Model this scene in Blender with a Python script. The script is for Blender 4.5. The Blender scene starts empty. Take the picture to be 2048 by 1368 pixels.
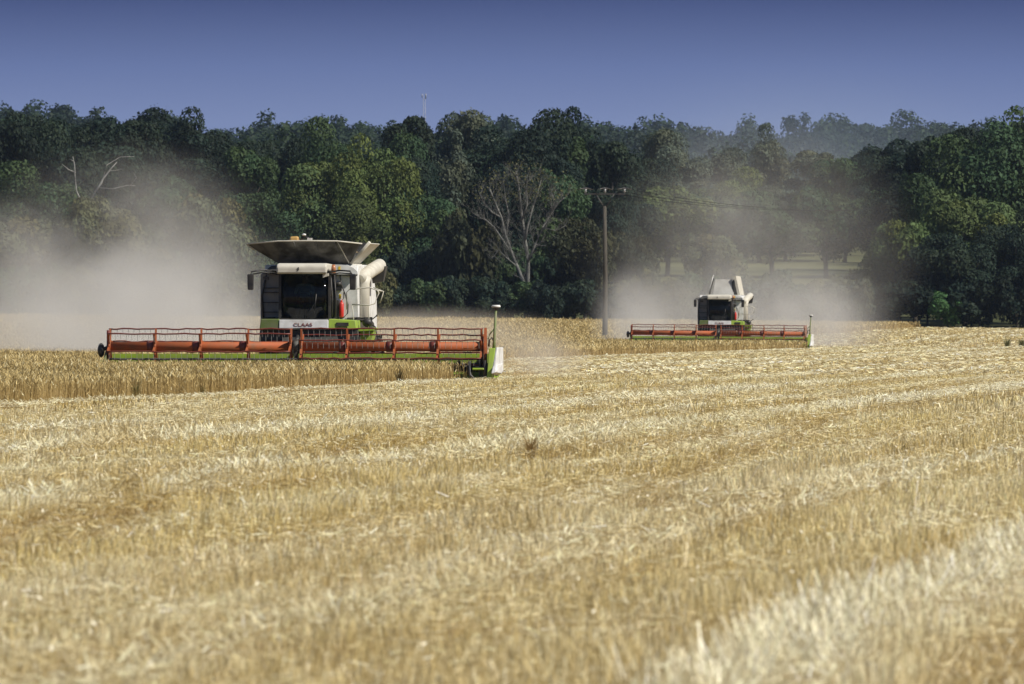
import bpy, math, random
import numpy as np
from mathutils import Vector, Matrix

SC = bpy.context.scene
COL = SC.collection
R = math.radians
PI = math.pi

# ------------------------------------------------------------------ camera
CAM_H = 1.68
F = 400.0 / 36.0 * 2048.0          # focal length in pixels of the 2048-wide photograph
HOR = 643.6                        # pixel row of the true horizon
cd = bpy.data.cameras.new('camera')
cam = bpy.data.objects.new('camera', cd)
COL.objects.link(cam)
cam.location = (0, 0, CAM_H)
cam.rotation_euler = (R(90) - math.atan((684 - HOR) / F), 0, 0)
cd.sensor_fit = 'HORIZONTAL'
cd.sensor_width = 36.0
cd.lens = 400.0
cd.clip_start = 0.5
cd.clip_end = 12000
cd.dof.use_dof = True
cd.dof.focus_distance = 312.0
cd.dof.aperture_fstop = 12.5
SC.camera = cam

# ------------------------------------------------------------------ world and sun
SUN_EL, SUN_AZ = R(44), R(118)     # azimuth clockwise from +Y (view direction)
w = bpy.data.worlds.new('World')
SC.world = w
w.use_nodes = True
nt = w.node_tree
nt.nodes.clear()
sky = nt.nodes.new('ShaderNodeTexSky')
sky.sky_type = 'NISHITA'
sky.sun_disc = False
sky.sun_elevation = SUN_EL
sky.sun_rotation = SUN_AZ
sky.altitude = 100
sky.air_density = 1.0
sky.dust_density = 0.4
sky.ozone_density = 3.0
tc = nt.nodes.new('ShaderNodeTexCoord')
sep = nt.nodes.new('ShaderNodeSeparateXYZ')
nt.links.new(tc.outputs['Generated'], sep.inputs[0])
ramp = nt.nodes.new('ShaderNodeValToRGB')     # deep blue of the low sky, by elevation
mr = nt.nodes.new('ShaderNodeMapRange')
mr.inputs['From Min'].default_value = 0.0
mr.inputs['From Max'].default_value = 0.04
nt.links.new(sep.outputs['Z'], mr.inputs['Value'])
nt.links.new(mr.outputs[0], ramp.inputs[0])
ramp.color_ramp.interpolation = 'LINEAR'
els = ramp.color_ramp.elements
els[0].position = 0.44; els[0].color = (2.55, 3.3, 5.9, 1)
els[1].position = 1.0; els[1].color = (0.62, 0.92, 2.55, 1)
e = els.new(0.56); e.color = (1.75, 2.4, 4.9, 1)
e = els.new(0.72); e.color = (0.66, 0.98, 2.65, 1)
fade = nt.nodes.new('ShaderNodeMapRange')
fade.inputs['From Min'].default_value = 0.04
fade.inputs['From Max'].default_value = 0.35
fade.inputs['To Min'].default_value = 1.0
fade.inputs['To Max'].default_value = 0.0
nt.links.new(sep.outputs['Z'], fade.inputs['Value'])
mix = nt.nodes.new('ShaderNodeMix')
mix.data_type = 'RGBA'
nt.links.new(fade.outputs[0], mix.inputs['Factor'])
nt.links.new(sky.outputs[0], mix.inputs['A'])
nt.links.new(ramp.outputs[0], mix.inputs['B'])
bg = nt.nodes.new('ShaderNodeBackground')
bg.inputs['Strength'].default_value = 0.07
nt.links.new(mix.outputs['Result'], bg.inputs['Color'])
wo = nt.nodes.new('ShaderNodeOutputWorld')
nt.links.new(bg.outputs[0], wo.inputs['Surface'])

sl = bpy.data.lights.new('sun', 'SUN')
sl.energy = 5.0
sl.angle = R(0.53)
sl.color = (1.0, 0.94, 0.84)
sun = bpy.data.objects.new('sun', sl)
COL.objects.link(sun)
sd = Vector((math.sin(SUN_AZ) * math.cos(SUN_EL), math.cos(SUN_AZ) * math.cos(SUN_EL), math.sin(SUN_EL)))
sun.rotation_euler = sd.to_track_quat('Z', 'Y').to_euler()
sun.location = (60, -40, 80)

SC.view_settings.view_transform = 'Standard'
SC.view_settings.look = 'None'
SC.view_settings.exposure = 0.12
SC.view_settings.gamma = 1.0
SC.cycles.max_bounces = 6
SC.cycles.diffuse_bounces = 2
SC.cycles.glossy_bounces = 2
SC.cycles.transmission_bounces = 4
SC.cycles.transparent_max_bounces = 12
SC.cycles.volume_bounces = 1
SC.cycles.volume_max_steps = 64
SC.cycles.use_denoising = True

# ------------------------------------------------------------------ helpers
def rng(seed):
    return np.random.default_rng(seed)

def tag(o, label=None, cat=None, group=None, kind=None):
    if label: o['label'] = label
    if cat: o['category'] = cat
    if group: o['group'] = group
    if kind: o['kind'] = kind
    return o

def empty(name, loc=(0, 0, 0), rz=0.0):
    o = bpy.data.objects.new(name, None)
    COL.objects.link(o)
    o.location = loc
    o.rotation_euler = (0, 0, rz)
    o.empty_display_size = 0.3
    return o

def np_mesh(name, verts, faces, mats=(), color=None, smooth=False, matidx=None):
    """faces: list of integer arrays, each (M, k)."""
    me = bpy.data.meshes.new(name)
    verts = np.asarray(verts, dtype=np.float32)
    me.vertices.add(len(verts))
    me.vertices.foreach_set('co', verts.ravel())
    faces = [np.asarray(f, dtype=np.int32) for f in faces if len(f)]
    nl = sum(f.size for f in faces)
    npoly = sum(len(f) for f in faces)
    me.loops.add(nl)
    me.polygons.add(npoly)
    me.loops.foreach_set('vertex_index', np.concatenate([f.ravel() for f in faces]))
    st, off = [], 0
    for f in faces:
        k = f.shape[1]
        st.append(off + np.arange(len(f)) * k)
        off += f.size
    me.polygons.foreach_set('loop_start', np.concatenate(st).astype(np.int32))
    if matidx is not None:
        me.polygons.foreach_set('material_index', np.asarray(matidx, dtype=np.int32))
    if smooth:
        me.polygons.foreach_set('use_smooth', np.ones(npoly, dtype=bool))
    me.update(calc_edges=True)
    if color is not None:
        a = me.color_attributes.new('tint', 'FLOAT_COLOR', 'POINT')
        c = np.ones((len(verts), 4), dtype=np.float32)
        c[:, :3] = color
        a.data.foreach_set('color', c.ravel())
    for m in mats:
        me.materials.append(m)
    return me

def link(name, me, parent=None):
    o = bpy.data.objects.new(name, me)
    COL.objects.link(o)
    if parent: o.parent = parent
    return o

class MB:
    """collects shapes, links them as one mesh object"""
    def __init__(self):
        self.v, self.f, self.m, self.s = [], [], [], []
        self.mi = 0
    def add(self, vs, fs, smooth=False):
        b = len(self.v)
        self.v += [tuple(p) for p in vs]
        for f in fs:
            self.f.append([b + i for i in f]); self.m.append(self.mi); self.s.append(smooth)
    def box(self, x0, x1, y0, y1, z0, z1):
        self.hexa([(x0, y0, z0), (x1, y0, z0), (x1, y1, z0), (x0, y1, z0),
                   (x0, y0, z1), (x1, y0, z1), (x1, y1, z1), (x0, y1, z1)])
    def hexa(self, p):
        self.add(p, [(0, 3, 2, 1), (4, 5, 6, 7), (0, 1, 5, 4), (1, 2, 6, 5), (2, 3, 7, 6), (3, 0, 4, 7)])
    def plate(self, pts, th):
        """a flat polygon given thickness along its normal"""
        P = [Vector(p) for p in pts]
        n = Vector((0, 0, 0))
        for i in range(len(P)):
            a, b = P[i], P[(i + 1) % len(P)]
            n += a.cross(b)
        n.normalize()
        k = len(P)
        vs = [p + n * th / 2 for p in P] + [p - n * th / 2 for p in P]
        fs = [tuple(range(k)), tuple(range(2 * k - 1, k - 1, -1))]
        for i in range(k):
            j = (i + 1) % k
            fs.append((i, k + i, k + j, j))
        self.add(vs, fs)
    def prism_x(self, prof, x0, x1):
        """profile in (y, z), extruded along x"""
        k = len(prof)
        vs = [(x0, y, z) for y, z in prof] + [(x1, y, z) for y, z in prof]
        fs = [tuple(range(k)), tuple(range(2 * k - 1, k - 1, -1))]
        for i in range(k):
            j = (i + 1) % k
            fs.append((i, k + i, k + j, j))
        self.add(vs, fs)
    def tube(self, pts, r, n=8, cap=True):
        P = [Vector(p) for p in pts]
        rr = r if isinstance(r, (list, tuple)) else [r] * len(P)
        vs, fs = [], []
        for i, p in enumerate(P):
            d = (P[min(i + 1, len(P) - 1)] - P[max(i - 1, 0)])
            if d.length < 1e-9: d = Vector((0, 0, 1))
            d.normalize()
            up = Vector((0, 0, 1)) if abs(d.z) < 0.9 else Vector((1, 0, 0))
            a = d.cross(up).normalized(); b = d.cross(a).normalized()
            for k in range(n):
                t = 2 * PI * k / n
                vs.append(p + (a * math.cos(t) + b * math.sin(t)) * rr[i])
        for i in range(len(P) - 1):
            for k in range(n):
                k2 = (k + 1) % n
                fs.append((i * n + k, (i + 1) * n + k, (i + 1) * n + k2, i * n + k2))
        self.add(vs, fs, True)
        if cap:
            b0 = len(self.v) - len(vs)
            self.f.append([b0 + k for k in range(n)]); self.m.append(self.mi); self.s.append(False)
            q = b0 + (len(P) - 1) * n
            self.f.append([q + k for k in range(n - 1, -1, -1)]); self.m.append(self.mi); self.s.append(False)
    def ellipsoid(self, c, r, nu=14, nv=8):
        vs, fs = [], []
        for j in range(nv + 1):
            ph = PI * j / nv
            for i in range(nu):
                t = 2 * PI * i / nu
                vs.append((c[0] + r[0] * math.sin(ph) * math.cos(t), c[1] + r[1] * math.sin(ph) * math.sin(t), c[2] + r[2] * math.cos(ph)))
        for j in range(nv):
            for i in range(nu):
                i2 = (i + 1) % nu
                fs.append((j * nu + i, (j + 1) * nu + i, (j + 1) * nu + i2, j * nu + i2))
        self.add(vs, fs, True)
    def build(self, name, mats, parent=None, bevel=0.0):
        me = bpy.data.meshes.new(name)
        me.from_pydata(self.v, [], self.f)
        me.polygons.foreach_set('material_index', self.m)
        me.polygons.foreach_set('use_smooth', self.s)
        for m in (mats if isinstance(mats, (list, tuple)) else [mats]):
            me.materials.append(m)
        me.update()
        o = link(name, me, parent)
        if bevel:
            b = o.modifiers.new('bevel', 'BEVEL'); b.width = bevel; b.segments = 2; b.limit_method = 'ANGLE'
        return o

# ------------------------------------------------------------------ materials
def new_mat(name):
    m = bpy.data.materials.new(name)
    m.use_nodes = True
    m.node_tree.nodes.clear()
    return m, m.node_tree.nodes, m.node_tree.links

def paint(name, col, rough=0.45, dust=0.25, dustcol=(0.42, 0.36, 0.26), scale=3.0, metal=0.0):
    """painted sheet metal with a patchy coat of field dust"""
    m, N, L = new_mat(name)
    tcn = N.new('ShaderNodeTexCoord')
    no = N.new('ShaderNodeTexNoise'); no.inputs['Scale'].default_value = scale; no.inputs['Detail'].default_value = 5
    L.new(tcn.outputs['Object'], no.inputs['Vector'])
    r_ = N.new('ShaderNodeMapRange'); r_.inputs['From Min'].default_value = 0.35; r_.inputs['From Max'].default_value = 0.75
    r_.inputs['To Max'].default_value = dust * 1.6
    L.new(no.outputs[0], r_.inputs['Value'])
    mx = N.new('ShaderNodeMix'); mx.data_type = 'RGBA'
    mx.inputs['A'].default_value = (*col, 1); mx.inputs['B'].default_value = (*dustcol, 1)
    L.new(r_.outputs[0], mx.inputs['Factor'])
    p = N.new('ShaderNodeBsdfPrincipled')
    p.inputs['Roughness'].default_value = rough; p.inputs['Metallic'].default_value = metal
    L.new(mx.outputs['Result'], p.inputs['Base Color'])
    o = N.new('ShaderNodeOutputMaterial'); L.new(p.outputs[0], o.inputs[0])
    return m

def tinted(name, transl=0.35, rough=0.6, spec=0.3, mult=(1, 1, 1), objvar=0.0, tcol=(1, 1, 1)):
    """colour from the mesh's own tint attribute, thin and slightly see-through to light"""
    m, N, L = new_mat(name)
    a = N.new('ShaderNodeAttribute'); a.attribute_name = 'tint'
    mx = N.new('ShaderNodeMix'); mx.data_type = 'RGBA'; mx.blend_type = 'MULTIPLY'
    mx.inputs['Factor'].default_value = 1.0
    mx.inputs['B'].default_value = (*mult, 1)
    L.new(a.outputs['Color'], mx.inputs['A'])
    src = mx.outputs['Result']
    if objvar:
        oi = N.new('ShaderNodeObjectInfo')
        m2 = N.new('ShaderNodeMix'); m2.data_type = 'RGBA'; m2.blend_type = 'MULTIPLY'; m2.inputs['Factor'].default_value = 1.0
        L.new(src, m2.inputs['A']); L.new(oi.outputs['Color'], m2.inputs['B'])
        src = m2.outputs['Result']
    p = N.new('ShaderNodeBsdfPrincipled')
    p.inputs['Roughness'].default_value = rough
    p.inputs['Specular IOR Level'].default_value = spec
    L.new(src, p.inputs['Base Color'])
    t = N.new('ShaderNodeBsdfTranslucent')
    m3 = N.new('ShaderNodeMix'); m3.data_type = 'RGBA'; m3.blend_type = 'MULTIPLY'; m3.inputs['Factor'].default_value = 1.0
    m3.inputs['B'].default_value = (*tcol, 1)
    L.new(src, m3.inputs['A']); L.new(m3.outputs['Result'], t.inputs['Color'])
    ms = N.new('ShaderNodeMixShader'); ms.inputs[0].default_value = transl
    L.new(p.outputs[0], ms.inputs[1]); L.new(t.outputs[0], ms.inputs[2])
    o = N.new('ShaderNodeOutputMaterial'); L.new(ms.outputs[0], o.inputs[0])
    return m

def noisy(name, c1, c2, scale=4.0, rough=0.8, detail=5, stretch=(1, 1, 1)):
    m, N, L = new_mat(name)
    tcn = N.new('ShaderNodeTexCoord')
    mp = N.new('ShaderNodeMapping'); mp.inputs['Scale'].default_value = stretch
    L.new(tcn.outputs['Object'], mp.inputs[0])
    no = N.new('ShaderNodeTexNoise'); no.inputs['Scale'].default_value = scale; no.inputs['Detail'].default_value = detail
    L.new(mp.outputs[0], no.inputs['Vector'])
    r_ = N.new('ShaderNodeMapRange'); r_.inputs['From Min'].default_value = 0.3; r_.inputs['From Max'].default_value = 0.7
    L.new(no.outputs[0], r_.inputs['Value'])
    mx = N.new('ShaderNodeMix'); mx.data_type = 'RGBA'
    mx.inputs['A'].default_value = (*c1, 1); mx.inputs['B'].default_value = (*c2, 1)
    L.new(r_.outputs[0], mx.inputs['Factor'])
    p = N.new('ShaderNodeBsdfPrincipled'); p.inputs['Roughness'].default_value = rough
    L.new(mx.outputs['Result'], p.inputs['Base Color'])
    o = N.new('ShaderNodeOutputMaterial'); L.new(p.outputs[0], o.inputs[0])
    return m

M = {}
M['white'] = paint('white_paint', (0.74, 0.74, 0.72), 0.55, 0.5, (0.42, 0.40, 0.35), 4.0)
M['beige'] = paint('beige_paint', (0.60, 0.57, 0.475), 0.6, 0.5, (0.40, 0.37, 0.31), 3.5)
M['darksheet'] = paint('shaded_grimy_tank_sheet', (0.125, 0.122, 0.108), 0.8, 1.0, (0.022, 0.020, 0.015), 2.6)  # flap shade put into the dark base tone; the blotches are stains
M['greyflap'] = paint('weathered_flap_sheet', (0.52, 0.51, 0.47), 0.7, 0.35, (0.30, 0.28, 0.24), 2.0)
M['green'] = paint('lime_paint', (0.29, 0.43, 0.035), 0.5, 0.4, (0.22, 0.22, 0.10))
M['dullgreen'] = paint('shaded_dusty_green_paint', (0.13, 0.18, 0.04), 0.6, 0.5, (0.22, 0.20, 0.14))  # lime dulled for the shaded left side, plus field dust
M['orange'] = paint('reel_orange_paint', (0.37, 0.083, 0.017), 0.7, 0.5, (0.19, 0.085, 0.035), 5.0)
M['redbar'] = paint('reel_red_paint', (0.14, 0.022, 0.014), 0.5, 0.12, (0.2, 0.12, 0.08))
M['black'] = paint('black_plastic', (0.012, 0.012, 0.013), 0.5, 0.1)
M['darkgrey'] = paint('dark_steel', (0.035, 0.036, 0.036), 0.6, 0.35, (0.09, 0.08, 0.06))
M['grey'] = paint('shaded_side_panel', (0.17, 0.18, 0.19), 0.5, 0.3)  # the grey stands for the shadow on this side of the body
M['rubber'] = paint('tyre_rubber', (0.018, 0.017, 0.016), 0.8, 0.5, (0.10, 0.08, 0.05))
M['red'] = paint('red_lacquer', (0.55, 0.03, 0.02), 0.35, 0.05)
M['yellow'] = paint('yellow_decal', (0.75, 0.52, 0.03), 0.5, 0.05)
M['amber'] = paint('amber_plastic', (0.40, 0.12, 0.03), 0.3, 0.2)
M['tine'] = paint('tine_plastic', (0.34, 0.33, 0.31), 0.6, 0.1)
M['ink'] = paint('red_lettering', (0.24, 0.035, 0.03), 0.6, 0.6, (0.35, 0.28, 0.24), 9.0)
M['wire'] = noisy('oxidised_cable', (0.006, 0.006, 0.006), (0.012, 0.012, 0.012), 3.0, 1.0)
M['wire'].node_tree.nodes['Principled BSDF'].inputs['Specular IOR Level'].default_value = 0.0
M['wood'] = noisy('weathered_pole_wood', (0.038, 0.034, 0.027), (0.095, 0.084, 0.064), 3.0, 0.9, 6, (6, 6, 0.6))
M['bark'] = noisy('bark', (0.035, 0.03, 0.022), (0.10, 0.085, 0.065), 2.0, 0.95, 5, (3, 3, 0.7))
M['deadwood'] = noisy('bleached_dead_wood', (0.14, 0.135, 0.12), (0.36, 0.355, 0.33), 2.0, 0.9)
M['greywood'] = noisy('grey_dead_bark', (0.07, 0.07, 0.063), (0.19, 0.188, 0.17), 1.5, 0.9)
M['metal'] = paint('galvanised_steel', (0.30, 0.31, 0.32), 0.5, 0.1, metal=0.3)
M['porcelain'] = paint('porcelain', (0.22, 0.22, 0.22), 0.3, 0.05)
M['fabric'] = noisy('seat_fabric', (0.03, 0.03, 0.035), (0.06, 0.06, 0.07), 30)
M['straw'] = tinted('straw', 0.16, 0.38, 0.5, (.985, .97, .925))
M['glintstraw'] = tinted('glint_straw', 0.1, 0.62, 0.6)
M['ear'] = tinted('ripe_wheat', 0.18, 0.65, 0.2, (.93, .92, .93))
M['leaf'] = tinted('leaf', 0.14, 0.65, 0.12, (1, 1, 1), 1.0, (1.05, 1.15, 0.7))
M['weed'] = tinted('weed_leaf', 0.30, 0.6, 0.2)

def glass_mat():
    m, N, L = new_mat('tinted_cab_glass')
    t = N.new('ShaderNodeBsdfTransparent'); t.inputs[0].default_value = (0.42, 0.47, 0.46, 1)
    g = N.new('ShaderNodeBsdfGlossy'); g.inputs['Roughness'].default_value = 0.05
    lw = N.new('ShaderNodeLayerWeight'); lw.inputs[0].default_value = 0.25
    ms = N.new('ShaderNodeMixShader')
    mr_ = N.new('ShaderNodeMapRange'); mr_.inputs['To Min'].default_value = 0.02; mr_.inputs['To Max'].default_value = 0.35
    L.new(lw.outputs['Fresnel'], mr_.inputs['Value']); L.new(mr_.outputs[0], ms.inputs[0])
    L.new(t.outputs[0], ms.inputs[1]); L.new(g.outputs[0], ms.inputs[2])
    o = N.new('ShaderNodeOutputMaterial'); L.new(ms.outputs[0], o.inputs[0])
    return m
M['glass'] = glass_mat()

# ------------------------------------------------------------------ terrain
TH = R(5.14)                                   # the drilling rows lie 5 degrees off the view axis
CT, ST = math.cos(TH), math.sin(TH)
def uv_of(x, y):
    return CT * x - ST * y, ST * x + CT * y     # across the rows, along the rows
HY = np.array([-100, 720, 1000, 1060, 1110, 1250, 1400, 1800, 2300, 3000, 6000], dtype=float)
HZ = np.array([0, 0, 1.45, 3.6, 6.2, 9.5, 12.5, 18.0, 24.5, 43.0, 38.0], dtype=float)
def ground_z(x, y):
    x = np.asarray(x, dtype=float); y = np.asarray(y, dtype=float)
    z = np.interp(y, HY, HZ)
    t = np.clip((y - 800) / 200, 0, 1)
    z = z - 0.009 * np.clip(x, -150, 150) * t
    left = np.clip((-x - 60) / 120, 0, 1) * np.clip((y - 1300) / 500, 0, 1)
    z = z + 3.0 * left
    right = np.clip((x - 70) / 110, 0, 1) * np.clip((y - 1300) / 500, 0, 1)
    z = z + 5.0 * right
    return z

_perm = rng(7).random((64, 64))
def vnoise(a, b):
    """smooth value noise, 2-D, range 0..1"""
    a = np.asarray(a, dtype=float); b = np.asarray(b, dtype=float)
    ia = np.floor(a).astype(int); ib = np.floor(b).astype(int)
    fa = a - ia; fb = b - ib
    fa = fa * fa * (3 - 2 * fa); fb = fb * fb * (3 - 2 * fb)
    def g(i, j): return _perm[i % 64, j % 64]
    return (g(ia, ib) * (1 - fa) + g(ia + 1, ib) * fa) * (1 - fb) + (g(ia, ib + 1) * (1 - fa) + g(ia + 1, ib + 1) * fa) * fb

def micro_z(x, y):
    u, v = uv_of(x, y)
    amp = np.clip(60.0 / np.maximum(y, 1), 0.12, 1.2)
    return amp * (0.09 * (vnoise(u / 1.3, v / 14) - .5) + 0.13 * (vnoise(u / 3.7 + 9, v / 45) - .5) + 0.05 * (vnoise(u / 0.5 + 3, v / 3) - .5))

def ground_mat():
    m, N, L = new_mat('field_soil_and_meadow')
    ge = N.new('ShaderNodeNewGeometry')
    sp = N.new('ShaderNodeSeparateXYZ'); L.new(ge.outputs['Position'], sp.inputs[0])
    mp = N.new('ShaderNodeMapping'); mp.inputs['Rotation'].default_value = (0, 0, TH); mp.inputs['Scale'].default_value = (1.0, 0.06, 1)
    L.new(ge.outputs['Position'], mp.inputs[0])
    no = N.new('ShaderNodeTexNoise'); no.inputs['Scale'].default_value = 0.6; no.inputs['Detail'].default_value = 8; no.inputs['Roughness'].default_value = 0.65
    L.new(mp.outputs[0], no.inputs['Vector'])
    rr = N.new('ShaderNodeValToRGB')
    e0, e1 = rr.color_ramp.elements
    e0.position = 0.30; e0.color = (0.235, 0.160, 0.066, 1)
    e1.position = 0.72; e1.color = (0.42, 0.32, 0.165, 1)
    L.new(no.outputs[0], rr.inputs[0])
    n2 = N.new('ShaderNodeTexNoise'); n2.inputs['Scale'].default_value = 0.05; n2.inputs['Detail'].default_value = 6
    L.new(ge.outputs['Position'], n2.inputs['Vector'])
    r2 = N.new('ShaderNodeValToRGB')
    a0, a1 = r2.color_ramp.elements
    a0.position = 0.35; a0.color = (0.05, 0.058, 0.024, 1)
    a1.position = 0.7; a1.color = (0.13, 0.13, 0.06, 1)
    L.new(n2.outputs[0], r2.inputs[0])
    st = N.new('ShaderNodeMapRange'); st.inputs['From Min'].default_value = 1001; st.inputs['From Max'].default_value = 1004
    L.new(sp.outputs['Y'], st.inputs['Value'])
    mx = N.new('ShaderNodeMix'); mx.data_type = 'RGBA'
    L.new(st.outputs[0], mx.inputs['Factor']); L.new(rr.outputs[0], mx.inputs['A']); L.new(r2.outputs[0], mx.inputs['B'])
    p = N.new('ShaderNodeBsdfPrincipled'); p.inputs['Roughness'].default_value = 0.95; p.inputs['Specular IOR Level'].default_value = 0.1
    L.new(mx.outputs['Result'], p.inputs['Base Color'])
    o = N.new('ShaderNodeOutputMaterial'); L.new(p.outputs[0], o.inputs[0])
    return m

ys = np.concatenate([np.arange(-60, 720, 12), np.arange(720, 1000, 14), np.arange(1000, 1500, 12), np.arange(1500, 3000, 40), np.arange(3000, 6001, 250)]).astype(float)
xs = np.concatenate([[-1500, -900, -600], np.arange(-420, 421, 12), [600, 900, 1500]]).astype(float)
GX, GY = np.meshgrid(xs, ys)
GZ = ground_z(GX, GY) - 0.05
nx, ny = len(xs), len(ys)
idx = np.arange(nx * ny).reshape(ny, nx)
quads = np.stack([idx[:-1, :-1], idx[:-1, 1:], idx[1:, 1:], idx[1:, :-1]], -1).reshape(-1, 4)
g = link('ground', np_mesh('ground', np.stack([GX, GY, GZ], -1).reshape(-1, 3), [quads], [ground_mat()], smooth=True))
tag(g, 'harvested wheat field rising to meadow and wooded hill behind', 'ground', kind='structure')

# ------------------------------------------------------------------ stubble, straw, standing wheat
def crop_mask(x, y):
    u, v = uv_of(x, y)
    return np.where(y < 312.5, u < -29.05, np.where(y < 677.5, u < -42.9, u < -53.9))

def sample_frustum(r, n, d0, d1, margin=1.3):
    """uniform in ground area, between two distances, over the width in view"""
    y = np.sqrt(d0 ** 2 + r.random(n) * (d1 ** 2 - d0 ** 2))
    x = (r.random(n) - .5) * 0.09 * margin * y
    return x, y

def blades(P, H, W, taper):
    n = len(P)
    v = np.empty((n, 4, 3), dtype=np.float32)
    v[:, 0] = P - W / 2; v[:, 1] = P + W / 2
    v[:, 2] = P + H + W / 2 * taper; v[:, 3] = P + H - W / 2 * taper
    f = np.arange(n * 4).reshape(n, 4)
    return v.reshape(-1, 3), f

def leaf_quads(r, centres, normals, size, aspect=.62):
    n = len(centres)
    nrm = normals / np.maximum(np.linalg.norm(normals, axis=1, keepdims=True), 1e-6)
    t = r.normal(size=(n, 3))
    t -= (t * nrm).sum(1, keepdims=True) * nrm
    t /= np.maximum(np.linalg.norm(t, axis=1, keepdims=True), 1e-6)
    b = np.cross(nrm, t)
    s = size[:, None]
    j = lambda: (.75 + .5 * r.random((n, 1)))
    v = np.empty((n, 4, 3), dtype=np.float32)
    v[:, 0] = centres - t * s * .5 * j()
    v[:, 1] = centres - b * s * aspect * .5 * j() + t * s * .1 * (r.random((n, 1)) - .5)
    v[:, 2] = centres + t * s * .5 * j()
    v[:, 3] = centres + b * s * aspect * .5 * j() + nrm * s * .15 * (r.random((n, 1)) - .5)
    return v.reshape(-1, 3), np.arange(n * 4).reshape(n, 4)

TRACKS = [(-3.0, -1.3, .75), (-7.51, -6.79, .8), (-10.46, -9.54, .5), (-13.36, -12.19, 1.), (-16.46, -15.34, 1.), (-23.86, -22.64, .8), (-26.76, -25.74, .7),
          (-30.76, -29.74, .9), (-34.36, -33.24, .9), (0.84, 1.86, .8), (-19.46, -18.74, .4)]
SWATHS = [(-3.98, -3.22, 1.2), (-6.85, -6.5, .7), (-14.9, -13.7, .55), (-20.6, -19.6, .7), (-28.9, -28.1, .6), (-32.9, -31.3, .6), (-17.3, -16.7, .35),
          (-11.6, -11.2, .3), (-24.9, -24.2, .5), (-42.8, -41.6, .55), (-38.9, -38.0, .35), (3.5, 4.6, 1.)]
TRACKS = [(a * .905, b * .905, k) if a > -27 else (a, b, k) for a, b, k in TRACKS]
SWATHS = [(a * .905, b * .905, k) if a > -27 else (a, b, k) for a, b, k in SWATHS]
def band(u, v, bands):
    wob = 0.35 * (vnoise(u * 0 + 5.5, v / 30) - .5) + .25 * (vnoise(u * 0 + 1.5, v / 7) - .5)
    s = np.zeros_like(u)
    for a, b, k in bands:
        t = np.clip((u + wob - a) / 0.15, 0, 1) * np.clip((b - u - wob) / 0.15, 0, 1)
        s = np.maximum(s, t * k)
    return s * (0.45 + 1.1 * vnoise(u / 1.1 + 31, v / 9 + 4))

CROSS = [  # (distances, x, half width, strength)
    ([75, 84.1, 116, 143, 168, 200], [-4.05, -3.78, -3.44, -2.42, -0.9, 1.2], .24, 1.0),
    ([70, 78.5, 82, 101, 114, 123, 132], [-3.9, -3.53, -3.15, -3.04, -2.53, -1.54, -0.4], .22, 1.0),
    ([96, 118, 150, 190, 230], [0.9, 1.75, 3.3, 5.6, 8.2], .26, .8),
    ([58, 66, 74, 86, 96], [-1.6, -1.0, -0.2, 1.3, 2.6], .14, .7),
    ([130, 160, 200, 250], [-5.6, -4.7, -2.6, 0.8], .3, .7),
]
def cross(x, y):
    s = np.zeros_like(x)
    wob = .22 * (vnoise(y / 6, x * 0 + 7.5) - .5) + .12 * (vnoise(x * 3, y / 2) - .5)
    for D_, X_, w_, k in CROSS:
        d = np.abs(x + wob - np.interp(y, D_, X_))
        on = np.clip((y - D_[0]) / 3, 0, 1) * np.clip((D_[-1] - y) / 6, 0, 1)
        s = np.maximum(s, k * on * np.clip((w_ - d) / .10 + .5, 0, 1))
    return s * (.55 + .7 * vnoise(x / .5 + 3, y / 7))
def trodden(u, v):
    x, y = CT * u + ST * v, -ST * u + CT * v
    return np.clip(np.maximum(band(u, v, TRACKS) * .8, cross(x, y)), 0, 1)

def straw_colors(r, n, u, v, pale):
    base = np.array([0.64, 0.525, 0.225])
    warm = np.array([0.48, 0.345, 0.105])
    light = np.array([0.90, 0.83, 0.57])
    grey = np.array([0.57, 0.49, 0.28])
    k = np.clip(vnoise(u / .55 + 2, v / 45) * 1.9 + vnoise(u / .6 + 50, v / 7) * .9 - 1.25 + (r.random(n) - .5) * .6, 0, 1)
    tk = trodden(u, v)
    k = np.clip(k + tk, 0, 1)[:, None]
    warm = warm * (1 - .22 * tk[:, None])
    c = base * (1 - k) + warm * k
    k = np.clip(vnoise(u / 2.5 + 12, v / 25 + 7) * 1.4 - .4 + (r.random(n) - .5) * .8, 0, 1)[:, None]
    c = c * (1 - .7 * k) + grey * .7 * k
    pale = pale * (1 - tk)
    pn = (1 - tk) * np.clip(vnoise(u / .6 + 21, v / 55 + 3) * 1.7 + vnoise(u / .5 + 41, v / 6 + 3) * .7 - 1.25, 0, 1) * .8
    k = np.clip(pale + pn + (r.random(n) < .16) * .8, 0, 1)[:, None]
    c = c * (1 - k) + light * k
    return np.minimum(c * np.clip(np.exp(r.normal(size=(n, 1)) * .24), .5, 1.6), .93)

ROOT = np.array([0.31, 0.205, 0.060])          # the old leaf sheaths low on every stem are golden brown
def stem_colors(c, root=.72):
    n = len(c)
    o = np.empty((n, 4, 3))
    lo = c * (1 - root) + ROOT * root * (.75 + .5 * c.mean(1, keepdims=True) / .45)
    o[:, 0] = lo; o[:, 1] = lo; o[:, 2] = c; o[:, 3] = c
    return o.reshape(-1, 3)

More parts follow.
